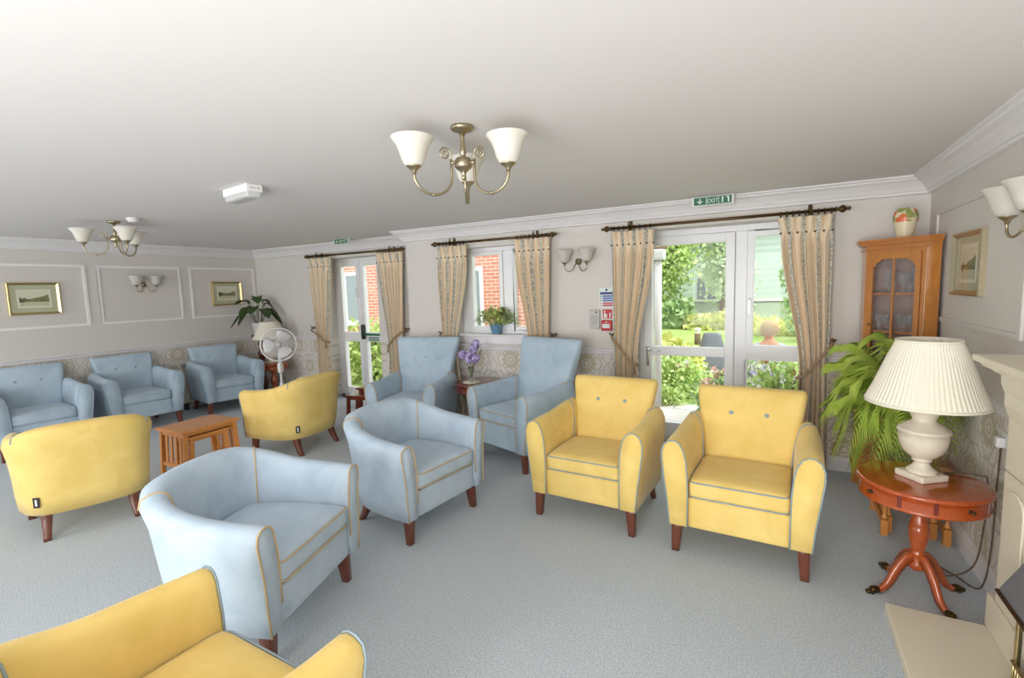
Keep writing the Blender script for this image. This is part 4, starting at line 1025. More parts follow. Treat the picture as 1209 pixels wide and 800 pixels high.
# potted plant on the window sill
t = thing('potted_plant', 'small leafy plant in a blue glazed pot on the window sill', 'plant', (-2.83, YB + .045, 1.085))
M['blue_pot'] = flat('blue glaze', lin(108, 148, 176), .25, .08, 14)
mb = MB(); mb.lathe([(.045, 0), (.05, .004), (.072, .07), (.080, .11), (.084, .115), (.084, .125), (.074, .125), (.066, .10), (.02, .095)], (0, 0, 0), 28); mb.build('pot', M['blue_pot'], t)
rnd = random.Random(3)
def leafquad(mb, p, d, L, w, mi=0):
    s = d.cross(Vector((0, 0, 1))); s = s.normalized() if s.length > .05 else Vector((1, 0, 0))
    mb.add([p, p + d * L * .5 - s * w + Vector((0, 0, .1 * L)), p + d * L, p + d * L * .5 + s * w + Vector((0, 0, .1 * L))], [(0, 1, 2, 3)], mi, True)
mb = MB()
for k in range(26):
    a = rnd.uniform(0, 2 * PI); el = rnd.uniform(.2, 1.3); R = rnd.uniform(.12, .22)
    tip = Vector((math.cos(a) * R * math.cos(el) * 1.15, math.sin(a) * R * math.cos(el) * .55, .10 + R * math.sin(el) * .9)); mb.tube([(0, 0, .09), tip * .6 + Vector((0, 0, .06)), tip], .0018, 4)
mb.build('stems', M['houseplant'], t)['kind'] = 'stuff'
mb = MB()
for k in range(620):
    a = rnd.uniform(0, 2 * PI); el = rnd.uniform(-.15, 1.45); R = rnd.uniform(.10, .23)
    p = Vector((math.cos(a) * R * math.cos(el) * 1.2, math.sin(a) * R * math.cos(el) * .6, .14 + R * math.sin(el) * .75))
    d = Vector((math.cos(a) + rnd.gauss(0, .5), math.sin(a) + rnd.gauss(0, .5), rnd.gauss(0, .45))).normalized(); leafquad(mb, p, d, rnd.uniform(.04, .065), .016)
o = mb.build('foliage', M['houseplant'], t); o['kind'] = 'stuff'

# ------------------------------------------------------------------ far corner: lamp table, lamp, pedestal fan, heater
t = thing('lamp_table', 'round wooden lamp table in the far left corner, behind the fan', 'table', (-6.83, 4.76, 0))
mb = MB(); mb.lathe([(.05, .545), (.215, .545), (.225, .552), (.225, .562), (.215, .57)], (0, 0, 0), 40); mb.build('tabletop', M['mahogany2'], t)
mb = MB(); mb.lathe([(.05, .47), (.20, .47), (.205, .475), (.205, .545), (.05, .545)], (0, 0, 0), 40, 0, None, lambda a: 1 + .012 * math.cos(16 * a)); mb.build('apron', M['mahogany2'], t)
mb = MB(); mb.lathe([(.03, .12), (.045, .14), (.045, .17), (.028, .20), (.05, .28), (.05, .32), (.026, .38), (.036, .42), (.05, .50)], (0, 0, 0), 20); mb.build('pedestal', M['mahogany2'], t)
for k in range(3):
    mb = MB(); mb.tube(bez([(.02, 0, .16), (.09, 0, .14), (.17, 0, .05), (.23, 0, .018)], 12), [.022 - .0006 * i for i in range(13)], 8); o = mb.build('leg', M['mahogany2'], t); o.rotation_euler = (0, 0, k * 2 * PI / 3 + .4)
t = thing('table_lamp', 'smaller cream lamp with plain shade on the far corner table', 'lamp', (-6.83, 4.74, .57))
mb = MB(); mb.rbox((0, 0, .012), (.16, .16, .024), .006, 5); mb.lathe([(.06, .024), (.05, .04), (.035, .06), (.04, .08), (.08, .12), (.11, .18), (.11, .21), (.085, .25), (.05, .275), (.045, .29), (.06, .31), (.02, .315)], (0, 0, 0), 28); mb.build('base', M['ceramic'], t)
mb = MB(); mb.lathe([(.01, .31), (.01, .40)], (0, 0, 0), 10); mb.build('lamp_holder', M['brass'], t)
pleated('lamp_shade', t, .235, .125, .375, .635, 60, M['shade'], .006)
t = thing('pedestal_fan', 'white pedestal fan with round grille in front of the far corner table', 'fan', (-5.50, 3.93, 0))
M['fan_blade'] = clear_glass('translucent white blade', (.93, .94, .96)); M['fan_blade'].node_tree.nodes['Principled BSDF'].inputs['Transmission Weight'].default_value = .2; M['fan_blade'].node_tree.nodes['Principled BSDF'].inputs['Roughness'].default_value = .4
mb = MB(); mb.lathe([(.20, 0), (.20, .012), (.17, .025), (.04, .035), (.03, .07), (.018, .075)], (0, 0, 0), 32); mb.build('base', M['white_plastic'], t)
mb = MB(); mb.lathe([(.016, .07), (.016, .42), (.024, .43), (.024, .50), (.013, .505), (.013, .64)], (0, 0, 0), 16); mb.build('pole', M['white_plastic'], t)
mb = MB(); mb.rbox((0, 0, .69), (.055, .06, .12), .015, 6); mb.build('control_box', M['white_plastic'], t)
hd = bpy.data.objects.new('fan_head', None); hd.name = 'fan_head'
fa = math.atan2(-3.93, 5.50)
AX = Matrix.Rotation(fa, 3, 'Z') @ Matrix.Rotation(PI / 2, 3, 'Y')          # local z points to the camera side
hc = Vector((0, 0, .985)); fd = AX @ Vector((0, 0, 1))
mb = MB(); mb.lathe([(.03, -.14), (.05, -.13), (.06, -.06), (.055, -.03), (.02, -.02)], hc, 20, 0, AX); mb.tube([(0, 0, .74), hc - fd * .09], .02, 8); mb.build('motor_housing', M['white_plastic'], t)
mb = MB()
for k in range(3):
    a0 = k * 2 * PI / 3 + .5; V = []; F = []
    for i in range(7):
        rr = .045 + .135 * i / 6
        for j in range(5):
            aa = a0 + (j / 4 - .5) * (1.15 + .25 * math.sin(PI * i / 6)) ; V.append(hc + AX @ Vector((rr * math.cos(aa), rr * math.sin(aa), (j / 4 - .5) * .05)))
    for i in range(6):
        for j in range(4): q = i * 5 + j; F.append((q, q + 1, q + 6, q + 5))
    b = MB(); b.add(V, F); o = b.build('blade', M['fan_blade'], t); sm = o.modifiers.new('t', 'SOLIDIFY'); sm.thickness = .003
mb.lathe([(.045, -.03), (.045, .02), (.03, .03), (.004, .033)], hc, 20, 0, AX); mb.build('blade_hub', M['white_plastic'], t)
mb = MB()
for z in (-.055, .055):
    for rr in (.05, .10, .15): mb.tube([hc + AX @ Vector((rr * math.cos(q), rr * math.sin(q), z * (1 - .35 * (rr / .2) ** 3))) for q in [k * 2 * PI / 40 for k in range(40)]], .0014, 4, 0, True)
for k in range(48):
    a = 2 * PI * k / 48
    mb.tube([hc + AX @ Vector((rr * math.cos(a), rr * math.sin(a), z)) for rr, z in ((.03, .056), (.12, .052), (.185, .035), (.203, .0), (.185, -.035), (.12, -.052), (.04, -.056))], .0011, 4)
o = mb.build('wire_grille', M['white_plastic'], t)
mb = MB(); mb.tube([hc + AX @ Vector((.205 * math.cos(q), .205 * math.sin(q), 0)) for q in [k * 2 * PI / 56 for k in range(56)]], .009, 8, 0, True); mb.build('grille_rim', M['white_plastic'], t)
mb = MB(); mb.lathe([(.035, .056), (.035, .062), (.004, .065)], hc, 20, 0, AX); mb.build('badge', M['grey_case'], t)
t = thing('storage_heater', 'cream storage heater against the left wall between two blue armchairs', 'heater', (XA + .02, 3.98, 0))
mb = MB(); mb.loft([[Vector((x, y, z)) for x, z in ((0, .10), (.17, .10), (.185, .13), (.16, .60), (.10, .665), (0, .665))] for y in (-.25, .25)], (True, True), 0, False); mb.build('casing', M['cream_plastic'], t, .006)
mb = MB()
for k in range(22): mb.box((.132, -.22 + k * .02, .634), (.075, .007, .012), 0, 0, Matrix.Rotation(.82, 3, 'Y'))
mb.build('outlet_grille', M['gasket'], t)
for y in (-.2, .2):
    mb = MB(); mb.box((.08, y, .05), (.14, .04, .10)); mb.build('foot', M['black'], t)

# ------------------------------------------------------------------ corner cabinet with its glassware
P1, P2 = Vector((.575, 4.53)), Vector((.885, 4.292))
e = (P2 - P1); LW = e.length; rzc = math.atan2(e.y, e.x); e.normalize(); nrm_in = Vector((-e.y, e.x))
def cl(x, y):
    d = Vector((x, y)) - P1; return (d.dot(e), d.dot(nrm_in))
cab = thing('corner_cabinet', 'tall yew corner cabinet with a glazed door and glassware inside', 'cabinet', (P1.x, P1.y, 0), rzc)
XW, YW = XD - .022, YB - .022
foot = [(0, 0), (LW, 0), cl(XW, 4.292), cl(XW, YW), cl(.575, YW)]
def grow(poly, k):      # push the front corners out for mouldings
    return [(poly[0][0] - k, poly[0][1] - k), (poly[1][0] + k * .6, poly[1][1] - k), (cl(XW, 4.292 - k)), poly[3], cl(.575 - k, YW)]
def slab(mb, poly, z0, z1, mi=0):
    mb.loft([[Vector((x, y, z0)) for x, y in poly], [Vector((x, y, z1)) for x, y in poly]], (True, True), mi, False)
mb = MB(); slab(mb, grow(foot, .03), .10, .14); slab(mb, grow(foot, .022), .14, .80); slab(mb, grow(foot, .035), .80, .835); mb.build('lower_carcass', M['yew'], cab)
for a, b in (((-.03, -.03), (.07, -.03)), ((LW - .08, -.03), (LW + .018, -.03))):
    mb = MB(); mb.loft([[Vector((x, y, z)) for x, z in ((a[0], 0), (a[0] + .07 if a[0] < .1 else a[0], 0), (a[0] + .085 if a[0] < .1 else a[0] - .015, .06), (b[0] + .05 if a[0] < .1 else a[0] - .06, .10), (b[0] + .05 if a[0] < .1 else b[0], .10), (a[0] if a[0] < .1 else b[0], .10))] if False else [Vector((x, y, z)) for x, z in ((a[0], 0), (b[0], 0), (b[0], .10), (a[0], .10))] for y in (-.03, .0)], (True, True), 0, False); mb.build('bracket_foot', M['yew_dark'], cab, .006)
mb = MB(); frame_r = [(.03, .20, .18, .76), (LW / 2 - .012, LW / 2 + .012, .18, .76)]
for x0, x1 in ((.02, LW / 2 - .004), (LW / 2 + .004, LW - .02)):
    mb = MB(); mb.b2(x0, x1, -.036, -.022, .17, .77); dd = mb.build('lower_door', M['yew'], cab, .004)
    mb = MB(); mb.b2(x0 + .035, x1 - .035, -.041, -.036, .21, .73); mb.build('door_panel', M['yew_dark'], dd, .004)
# upper part: open box behind the glazed door
M['cab_back'] = flat('mauve brown cabinet lining', lin(196, 172, 164), .7, .04, 6)
mb = MB(); q = [cl(XW, 4.30), cl(XW, YW), cl(.58, YW)]
for (x0, y0), (x1, y1) in ((q[0], q[1]), (q[1], q[2])):
    mb.loft([[Vector((x0, y0, z)), Vector((x1, y1, z)), Vector((x1 + (.012 if x1 < x0 else 0), y1 - .012, z)), Vector((x0, y0 - .012, z))] for z in (.835, 1.83)], (True, True), 0, False)
mb.build('back_panel', M['cab_back'], cab)
mb = MB(); c2 = cl(XW, 4.292); mb.loft([[Vector((LW, 0, z)), Vector((c2[0], c2[1], z)), Vector((c2[0] - .01, c2[1] + .014, z)), Vector((LW - .004, .016, z))] for z in (.835, 1.776)], (True, True), 0, False); mb.build('canted_side', M['yew'], cab)
mb = MB(); c3 = cl(.575, YW); mb.loft([[Vector((0, 0, z)), Vector((c3[0], c3[1], z)), Vector((c3[0] + .014, c3[1] - .006, z)), Vector((.014, .006, z))] for z in (.835, 1.776)], (True, True), 0, False); mb.build('canted_side', M['yew'], cab)
mb = MB(); slab(mb, grow(foot, .003), 1.776, 1.795); slab(mb, grow(foot, .012), 1.795, 1.803, 1); slab(mb, grow(foot, .005), 1.803, 1.828); slab(mb, grow(foot, .018), 1.828, 1.836, 1); slab(mb, grow(foot, .028), 1.836, 1.848); slab(mb, grow(foot, .036), 1.848, 1.860, 1); slab(mb, grow(foot, .044), 1.860, 1.872); mb.build('cornice', [M['yew'], M['yew_dark']], cab)  # darker bands put shade lines into the cornice colour for relief
ins = [(.02, .02), (LW - .02, .02), (cl(XW - .015, 4.32)), (cl(XW - .015, YW - .015)), (cl(.595, YW - .015))]
for z in (1.485, 1.205, .95):
    mb = MB(); slab(mb, ins, z - .016, z); mb.build('shelf', M['yew_dark'], cab)
for x0, x1 in ((0, .022), (LW - .030, LW)):
    mb = MB(); mb.b2(x0, x1, -.006, .014, .835, 1.80); mb.build('stile', M['yew'], cab, .003)
dx0, dx1 = .023, LW - .031
mb = MB(); mb.b2(dx0, dx0 + .032, -.012, .012, .86, 1.775); mb.b2(dx1 - .032, dx1, -.012, .012, .86, 1.775); mb.b2(dx0 + .032, dx1 - .032, -.012, .012, 1.728, 1.775); mb.b2(dx0 + .032, dx1 - .032, -.012, .012, .86, .905)
for sx, xx in ((1, dx0 + .032), (-1, dx1 - .032)):
    mb.loft([[Vector((xx + sx * a, y, 1.728 - b)) for a, b in ((0, 0), (.055, 0), (.048, .012), (.034, .015), (.026, .024), (.012, .034), (.010, .050), (0, .055))] for y in (-.010, .010)], (True, True), 0, False)
gd = mb.build('glazed_door', M['yew'], cab)
mb = MB(); mb.b2((dx0 + dx1) / 2 - .006, (dx0 + dx1) / 2 + .006, -.012, .004, .905, 1.728); mb.build('glazing_bar', M['yew'], gd)
mb = MB(); mb.b2(dx0 + .032, dx1 - .032, -.002, .002, .905, 1.728); mb.build('glass_pane', M['cab_glass'], gd)
mb = MB(); mb.lathe([(.008, 0), (.008, .004), (.004, .008), (.010, .016), (.002, .022)], (dx0 + .02, -.012, 1.25), 12, 0, Matrix.Rotation(PI / 2, 3, 'X')); mb.build('door_knob', M['brass'], gd)
GO = [(.028, 0), (.028, .003), (.006, .008), (.005, .05), (.012, .06), (.028, .085), (.031, .115), (.028, .135), (.026, .135), (.028, .112), (.020, .075), (.003, .066)]
CE = [(.034, 0), (.034, .004), (.012, .010), (.012, .03), (.034, .06), (.036, .12), (.042, .17), (.039, .17), (.033, .12), (.028, .065), (.004, .04)]
DE = [(.032, 0), (.038, .006), (.038, .08), (.014, .11), (.012, .14), (.018, .145), (.018, .15), (.010, .152), (.014, .17), (.010, .185), (.002, .19)]
def glassware(kind, lx, ly, z, label, k=1.0):
    p = P1 + e * lx + nrm_in * ly
    prof = {'goblet': GO, 'vase': CE, 'decanter': DE}[kind]
    mb = MB(); mb.lathe([(r * k, h * k) for r, h in prof], (0, 0, 0), 16)
    nm = {'goblet': 'wine_glass', 'vase': 'cut_glass_vase', 'decanter': 'decanter'}[kind]
    o = mb.build(nm, M['crystal'], None, 0, (p.x, p.y, z)); tag(o, label, 'glass', 'glassware in the corner cabinet')
glassware('vase', .135, .06, 1.485, 'tall cut glass vase alone in the left half of the top cabinet shelf', 1.0)
glassware('decanter', .245, .12, 1.485, 'clear decanter on the top cabinet shelf just right of the glazing bar')
glassware('goblet', .225, .05, 1.485, 'stemmed glass in front of the decanter on the top cabinet shelf')
glassware('goblet', .272, .05, 1.485, 'stemmed glass right of the decanter on the top cabinet shelf', 1.05)
glassware('vase', .325, .06, 1.485, 'tall cut glass vase at the right end of the top cabinet shelf', 1.05)
lab = ['leftmost stemmed glass', 'second stemmed glass from the left', 'third stemmed glass from the left', 'fourth stemmed glass from the left', 'fifth stemmed glass from the left', 'sixth stemmed glass from the left', 'seventh stemmed glass from the left', 'rightmost stemmed glass']
for k, x in enumerate((.078, .118, .152, .205, .240, .270, .300, .335)): glassware('goblet', x, .05 + .022 * (k % 2), 1.205, lab[k] + ' on the middle cabinet shelf', .88)
glassware('goblet', .115, .06, .95, 'left stemmed glass on the lowest visible cabinet shelf', .88); glassware('goblet', .165, .07, .95, 'right stemmed glass on the lowest visible cabinet shelf', .88)
t = thing('ginger_jar', 'cream vase painted with orange flowers standing on top of the corner cabinet', 'vase', (.79, 4.50, 1.872))
g = G('painted cream glaze'); co = g.coord(); v = g.node('ShaderNodeTexVoronoi'); v.inputs['Scale'].default_value = 24; g.link(co, v.inputs['Vector']); sp = g.node('ShaderNodeSeparateXYZ'); g.link(co, sp.inputs[0])
up = g.M('GREATER_THAN', sp.outputs[2], .115); fl = g.M('MULTIPLY', g.M('LESS_THAN', v.outputs['Distance'], .62), up)
vc = g.node('ShaderNodeSeparateXYZ'); g.link(v.outputs['Color'], vc.inputs[0])
g.col(g.mix(fl, lin(232, 220, 188), g.mix(g.M('GREATER_THAN', vc.outputs[0], .3), lin(150, 160, 90), lin(222, 110, 60)))); g.set(Roughness=.25)
mb = MB(); mb.lathe([(.042, 0), (.046, .006), (.048, .02), (.060, .07), (.072, .13), (.074, .16), (.066, .19), (.052, .205), (.050, .212), (.046, .212), (.046, .20), (.02, .19)], (0, 0, 0), 32); mb.build('body', g.m, t)

# ------------------------------------------------------------------ fireplace
fp_ = thing('fireplace_surround', 'cream stone fireplace surround with mantel shelf at the right edge', 'fireplace', (XD, 2.10, 0))
def fb(mb, x0, x1, y0, y1, z0, z1): mb.b2(x0, x1, y0, y1, z0, z1)      # local: x from the wall (negative = into the room), y from the centre
mb = MB(); mb.b2(-.225, 0, -.73, .73, 1.225, 1.255); mb.b2(-.20, 0, -.71, .71, 1.205, 1.225); mb.b2(-.17, 0, -.68, .68, 1.185, 1.205); mb.build('mantel_shelf', M['stone'], fp_, .006)
for sy in (1, -1):
    mb = MB(); mb.b2(-.13, 0, sy * .345, sy * .61, .20, .78); mb.b2(-.14, 0, sy * .335, sy * .67, .05, .20); pl = mb.build('pilaster', M['stone'], fp_, .005)
    mb = MB(); mb.b2(-.13, 0, sy * .345, sy * .61, .784, 1.19); mb.build('pilaster_upper', M['stone'], fp_, .005)
    # bracket under the shelf
    mb = MB(); c = sy * .478
    mb.loft([[Vector((x, y, z)) for x, z in ((-.125, 1.19), (-.165, 1.19), (-.163, 1.15), (-.150, 1.11), (-.148, 1.06), (-.136, 1.02), (-.125, .99))] for y in (c - .13, c + .13)], (True, True), 0, False); mb.build('corbel', M['stone'], fp_, .004)
    # raised arched panel on the pilaster face
    mb = MB(); pts = [(c - .09, .24), (c + .09, .24), (c + .09, .66)] + [(c + .09 * math.cos(a), .66 + .07 * math.sin(a)) for a in [PI * k / 10 for k in range(1, 10)]] + [(c - .09, .66)]
    mb.loft([[Vector((x, y, z)) for y, z in pts] for x in (-.13, -.139)], (True, True), 0, False); mb.build('arched_panel', M['stone'], pl, .004)
mb = MB(); mb.b2(-.11, 0, -.345, .345, .80, 1.19); mb.build('frieze', M['stone'], fp_, .004)
mb = MB(); mb.b2(-.045, 0, -.345, .345, .05, .80); mb.build('back_panel', M['stone'], fp_)
mb = MB(); mb.b2(.482, XD - .03, 1.40, 2.757, 0, .05); o = mb.build('hearth', M['stone'], None, .004); tag(o, 'cream stone hearth slab lying on the carpet at the bottom right', 'hearth')
ef = thing('electric_fire', 'electric fire with grey metal hood and brass trim in the fireplace', 'fire', (XD - .05, 2.10, .05))
M['hood'] = flat('grey hammered hood', lin(112, 112, 118), .45, .05, 50)
mb = MB(); mb.b2(-.07, 0, -.29, .29, .0, .62); mb.build('fire_box', M['black'], ef, .004)
mb = MB(); mb.loft([[Vector((-.17, -.30, .352)), Vector((-.17, .30, .352)), Vector((-.165, .30, .366)), Vector((-.165, -.30, .366))], [Vector((-.075, -.24, .60)), Vector((-.075, .24, .60)), Vector((-.07, .24, .61)), Vector((-.07, -.24, .61))]], (True, True), 0, False)
for sy in (-1, 1): mb.add([(-.17, sy * .30, .352), (-.165, sy * .30, .366), (-.07, sy * .24, .61), (-.075, sy * .24, .60), (-.06, sy * .30, .352), (-.06, sy * .26, .60)], [(0, 4, 5, 3), (1, 4, 5, 2), (0, 1, 4), (0, 1, 2, 3)], 0, False)
hd_ = mb.build('hood', M['hood'], ef)
mb = MB(); mb.tube([(-.172, -.30, .352), (-.172, .30, .352)], .008, 8); mb.build('hood_edge', M['bronze'], hd_)
mb = MB(); mb.b2(-.12, -.105, .262, .285, .02, .35); mb.build('brass_upright', M['gold'], ef, .003)
mb = MB(); mb.b2(-.12, -.105, -.285, -.262, .02, .35); mb.build('brass_upright', M['gold'], ef, .003)
mb = MB()
for k in range(27): mb.tube([(-.125, -.26 + k * .02, .01), (-.125, -.26 + k * .02, .10)], .004, 6)
mb.tube([(-.125, -.27, .10), (-.125, .27, .10)], .007, 8); mb.tube([(-.125, -.27, .02), (-.125, .27, .02)], .007, 8); mb.build('fret', M['gold'], ef)
rnd = random.Random(8)
for k in range(24):
    mb = MB(); mb.sphere((-.095 + rnd.uniform(-.018, .02), -.24 + k * .0205, .045 + rnd.uniform(0, .05)), rnd.uniform(.016, .024), 6, 0, (1, 1.1, .9)); mb.build('coal', M['black'], ef)

# ------------------------------------------------------------------ door mat
g = G('striped coir mat'); co = g.coord(); sp = g.node('ShaderNodeSeparateXYZ'); g.link(co, sp.inputs[0])
st = g.M('FRACT', g.M('MULTIPLY', sp.outputs[0], 8.5)); n_ = g.noise(60, 3, g.mapping(co, (1, .2, 1)))
c = g.ramp(st, [(.0, lin(150, 132, 110)), (.3, lin(206, 200, 192)), (.55, lin(120, 104, 92)), (.8, lin(190, 184, 176)), (1.0, lin(150, 132, 110))]); g.col(g.mix(g.M('MULTIPLY', n_, .4), c, lin(110, 96, 84))); g.set(Roughness=1); g.bump(n_, .5, .004)
t = thing('door_mat', 'striped brown and grey door mat in the garden doorway', 'mat', (-.70, 4.83, 0))
mb = MB(); mb.rbox((0, 0, .008), (.96, .30, .016), .006, 5); mb.build('pile', g.m, t)
mb = MB(); mb.b2(-.49, .49, -.165, -.152, 0, .014); mb.build('edge_strip', M['black'], t)

# ------------------------------------------------------------------ the garden
mb = MB(); mb.add([(-45, YC + .31, -.14), (45, YC + .31, -.14), (45, 16, .08), (-45, 16, .08)], [(0, 1, 2, 3)], 0, True); mb.add([(-45, 16, .08), (45, 16, .08), (45, 60, .5), (-45, 60, .5)], [(0, 1, 2, 3)], 0, True)
o = mb.build('lawn', M['lawn']); o['kind'] = 'structure'
g = G('pale paving slabs'); pos = g.node('ShaderNodeNewGeometry').outputs['Position']; b = g.node('ShaderNodeTexBrick'); g.link(pos, b.inputs['Vector'])
b.inputs['Color1'].default_value = (*lin(226, 220, 208), 1); b.inputs['Color2'].default_value = (*lin(214, 208, 198), 1); b.inputs['Mortar'].default_value = (*lin(150, 146, 138), 1)
b.inputs['Scale'].default_value = 1; b.inputs['Brick Width'].default_value = .6; b.inputs['Row Height'].default_value = .6; b.inputs['Mortar Size'].default_value = .01; b.offset = 0.5
g.col(b.outputs['Color']); g.set(Roughness=.9); M['paving'] = g.m
mb = MB(); mb.b2(-3.0, 2.2, YB + .302, 6.9, -.16, -.06); o = mb.build('patio', M['paving']); o['kind'] = 'structure'
mb = MB(); mb.b2(-7.4, -3.3, YC + .302, 6.2, -.16, -.06); o = mb.build('path', M['paving']); o['kind'] = 'structure'
def foliage(mb, c, R, n, size, rnd, mi=0, shell=.55, flat_bottom=True):
    for _ in range(n):
        d = Vector((rnd.gauss(0, 1), rnd.gauss(0, 1), rnd.gauss(0, 1))).normalized(); k = rnd.uniform(shell, 1) * (1 + .12 * math.sin(5 * d.x + 3 * d.z) + .08 * math.sin(9 * d.y + 4 * d.x))
        p = Vector((c[0] + d.x * R[0] * k, c[1] + d.y * R[1] * k, c[2] + d.z * R[2] * k))
        if flat_bottom and p.z < c[2] - R[2] * .98: continue
        dd = (d + Vector((rnd.gauss(0, .7), rnd.gauss(0, .7), rnd.gauss(0, .7)))).normalized(); L = size * rnd.uniform(.6, 1.3)
        s_ = dd.orthogonal().normalized(); s_.rotate(Matrix.Rotation(rnd.uniform(0, 6.3), 3, dd)); w = L * .32
        mb.add([p, p + dd * L * .5 - s_ * w, p + dd * L, p + dd * L * .5 + s_ * w], [(0, 1, 2, 3)], mi, False)
def shrub(label, c, R, n, size, mats, seed, cat='shrub', name='garden_shrub', flowers=None, group=None):
    rnd = random.Random(seed); t = thing(name, label, cat, (c[0], c[1], c[2] - R[2]), 0, group)
    mb = MB()
    for k in range(7):
        a = rnd.uniform(0, 6.3); mb.tube(bez([(0, 0, 0), (R[0] * .25 * math.cos(a), R[1] * .25 * math.sin(a), R[2] * .7), (R[0] * .6 * math.cos(a), R[1] * .6 * math.sin(a), R[2] * 1.5)], 6), max(.004, R[0] * .02), 5)
    mb.build('stems', M['trunk'], t)
    mb = MB(); foliage(mb, (0, 0, R[2]), R, n, size, rnd, 0, .35); o = mb.build('foliage', mats, t); o['kind'] = 'stuff'
    if flowers:
        for (fm, fn, fs, z0) in flowers:
            mb = MB()
            for _ in range(fn):
                a = rnd.uniform(0, 6.3); q = rnd.uniform(.2, 1); zz = rnd.uniform(z0, 1)
                flower_head(mb, (R[0] * q * math.cos(a), R[1] * q * math.sin(a), R[2] * (1 + zz * math.sqrt(max(0, 1 - q * q * .6)))), 5, fs, fs * .9, rnd)
            o = mb.build('blossom', fm, t); o['kind'] = 'stuff'
    return t
shrub('bushy pale green plant with a few white flowers outside the garden door, left pane', (-1.38, 7.45, .22), (.50, .38, .32), 1900, .075, M['leaf_mid'], 21, flowers=[(M['petal_white'], 10, .03, .2), (M['petal_pink'], 5, .025, -.2)])
shrub('low light green leafy plant at the patio edge just outside the garden door', (-1.36, 6.85, .03), (.26, .18, .15), 420, .075, M['leaf_mid'], 22)
shrub('plant with pink blooms outside the garden door, beside the mullion', (-.62, 6.3, .20), (.26, .24, .34), 600, .07, M['leaf_dark'], 23, flowers=[(M['petal_pink'], 20, .045, .35)])
shrub('green plant with white daisy flowers outside the side light', (.06, 5.85, .36), (.34, .26, .43), 1300, .075, M['leaf_mid'], 24, flowers=[(M['petal_white'], 46, .024, -.2), (M['petal_orange'], 5, .04, .5)])
shrub('plant with lilac flowers outside the side light, next to the mullion', (-.30, 6.15, .38), (.20, .20, .44), 500, .07, M['leaf_pale'], 25, flowers=[(M['petal_lilac'], 20, .03, .3)])
shrub('arching yellow green grass plant behind the left garden plant', (-1.55, 8.5, .22), (.55, .45, .42), 900, .16, M['leaf_yellow'], 26)
shrub('bright green bush growing outside the far french doors', (-6.75, 6.9, .42), (.95, .55, .58), 2600, .12, M['leaf_mid'], 27)
# garden furniture and fittings
t = thing('covered_barbecue', 'barbecue under a charcoal grey fabric cover on the lawn', 'barbecue', (-1.10, 10.0, -.10), .3); t.scale = (1, 1, .82)
rings = []
for z, hw, hd in ((.0, .33, .30), (.10, .35, .32), (.30, .31, .28), (.48, .24, .22), (.70, .19, .17), (.86, .155, .13), (.885, .14, .12)):
    n = 40; rings.append([Vector((hw * math.copysign(abs(math.cos(a)) ** .6, math.cos(a)) * (1 + .05 * math.sin(7 * a) * (1 - z)), hd * math.copysign(abs(math.sin(a)) ** .6, math.sin(a)) * (1 + .05 * math.cos(6 * a) * (1 - z)), z + .02 * math.sin(5 * a) * (z < .05))) for a in [2 * PI * k / n for k in range(n)]])
mb = MB(); mb.loft(rings, (True, True)); mb.build('cover', M['cover'], t)
for sx in (-1, 1):
    for sy in (-1, 1): mb = MB(); mb.tube([(sx * .24, sy * .2, -.02), (sx * .24, sy * .2, .1)], .02, 8); mb.build('leg', M['black'], t)
t = thing('bollard_light', 'short dark bollard light with a pale cap standing on the lawn', 'bollard', (-1.80, 13.2, .0)); t.scale = (.9, .9, .8)
mb = MB(); mb.lathe([(.085, 0), (.085, .36), (.075, .37)], (0, 0, 0), 20); mb.build('post', M['trunk'], t)
mb = MB(); mb.lathe([(.075, .37), (.085, .43), (.075, .49)], (0, 0, 0), 20); mb.build('lantern', M['opal'], t)
mb = MB(); mb.lathe([(.105, .49), (.10, .53), (.06, .56), (.01, .57)], (0, 0, 0), 20); mb.build('cap', M['stone'], t)
t = thing('white_post', 'white garden post with a square white head, outside the left edge of the garden door', 'post', (-1.41, 6.66, -.06))
mb = MB(); mb.lathe([(.05, 0), (.05, 1.98)], (0, 0, 0), 16); mb.build('pole', M['grey_case'], t)
mb = MB(); mb.rbox((-.03, 0, 2.04), (.24, .16, .14), .015, 5); mb.build('head', M['grey_case'], t)
mb = MB(); mb.box((-.35, .05, 2.14), (.9, .06, .05), .1); mb.build('beam', M['trunk'], t)
# hedges and trees behind the lawn
def hedge(label, x0, x1, y, z0, z1, dep, n, size, mat, seed):
    rnd = random.Random(seed); t = thing('hedge', label, 'hedge', ((x0 + x1) / 2, y, z0)); mb = MB(); L = (x1 - x0) / 2
    for _ in range(n):
        x = rnd.uniform(-L, L); z = (rnd.random() ** .6) * (z1 - z0) * (1 + .13 * math.sin(3.1 * x + seed) + .06 * math.sin(7.7 * x)); yy = rnd.uniform(-dep / 2, dep / 2)
        d = Vector((rnd.gauss(0, .6), rnd.gauss(-.5, .6), rnd.gauss(.3, .7))).normalized(); s_ = d.orthogonal().normalized(); s_.rotate(Matrix.Rotation(rnd.uniform(0, 6.3), 3, d)); q = size * rnd.uniform(.6, 1.3); p = Vector((x, yy, z))
        mb.add([p, p + d * q * .5 - s_ * q * .34, p + d * q, p + d * q * .5 + s_ * q * .34], [(0, 1, 2, 3)], 0, False)
    o = mb.build('foliage', mat, t); o['kind'] = 'stuff'
    mb = MB(); mb.rbox((0, 0, (z1 - z0) * .42), (2 * L * .96, dep * .7, (z1 - z0) * .84), .12, 6); mb.build('inner_growth', mat, t); return t
hedge('dark green hedge across the back of the lawn, left part', -7.5, -2.55, 17.2, .06, .95, 1.0, 2600, .22, M['leaf_dark'], 31)
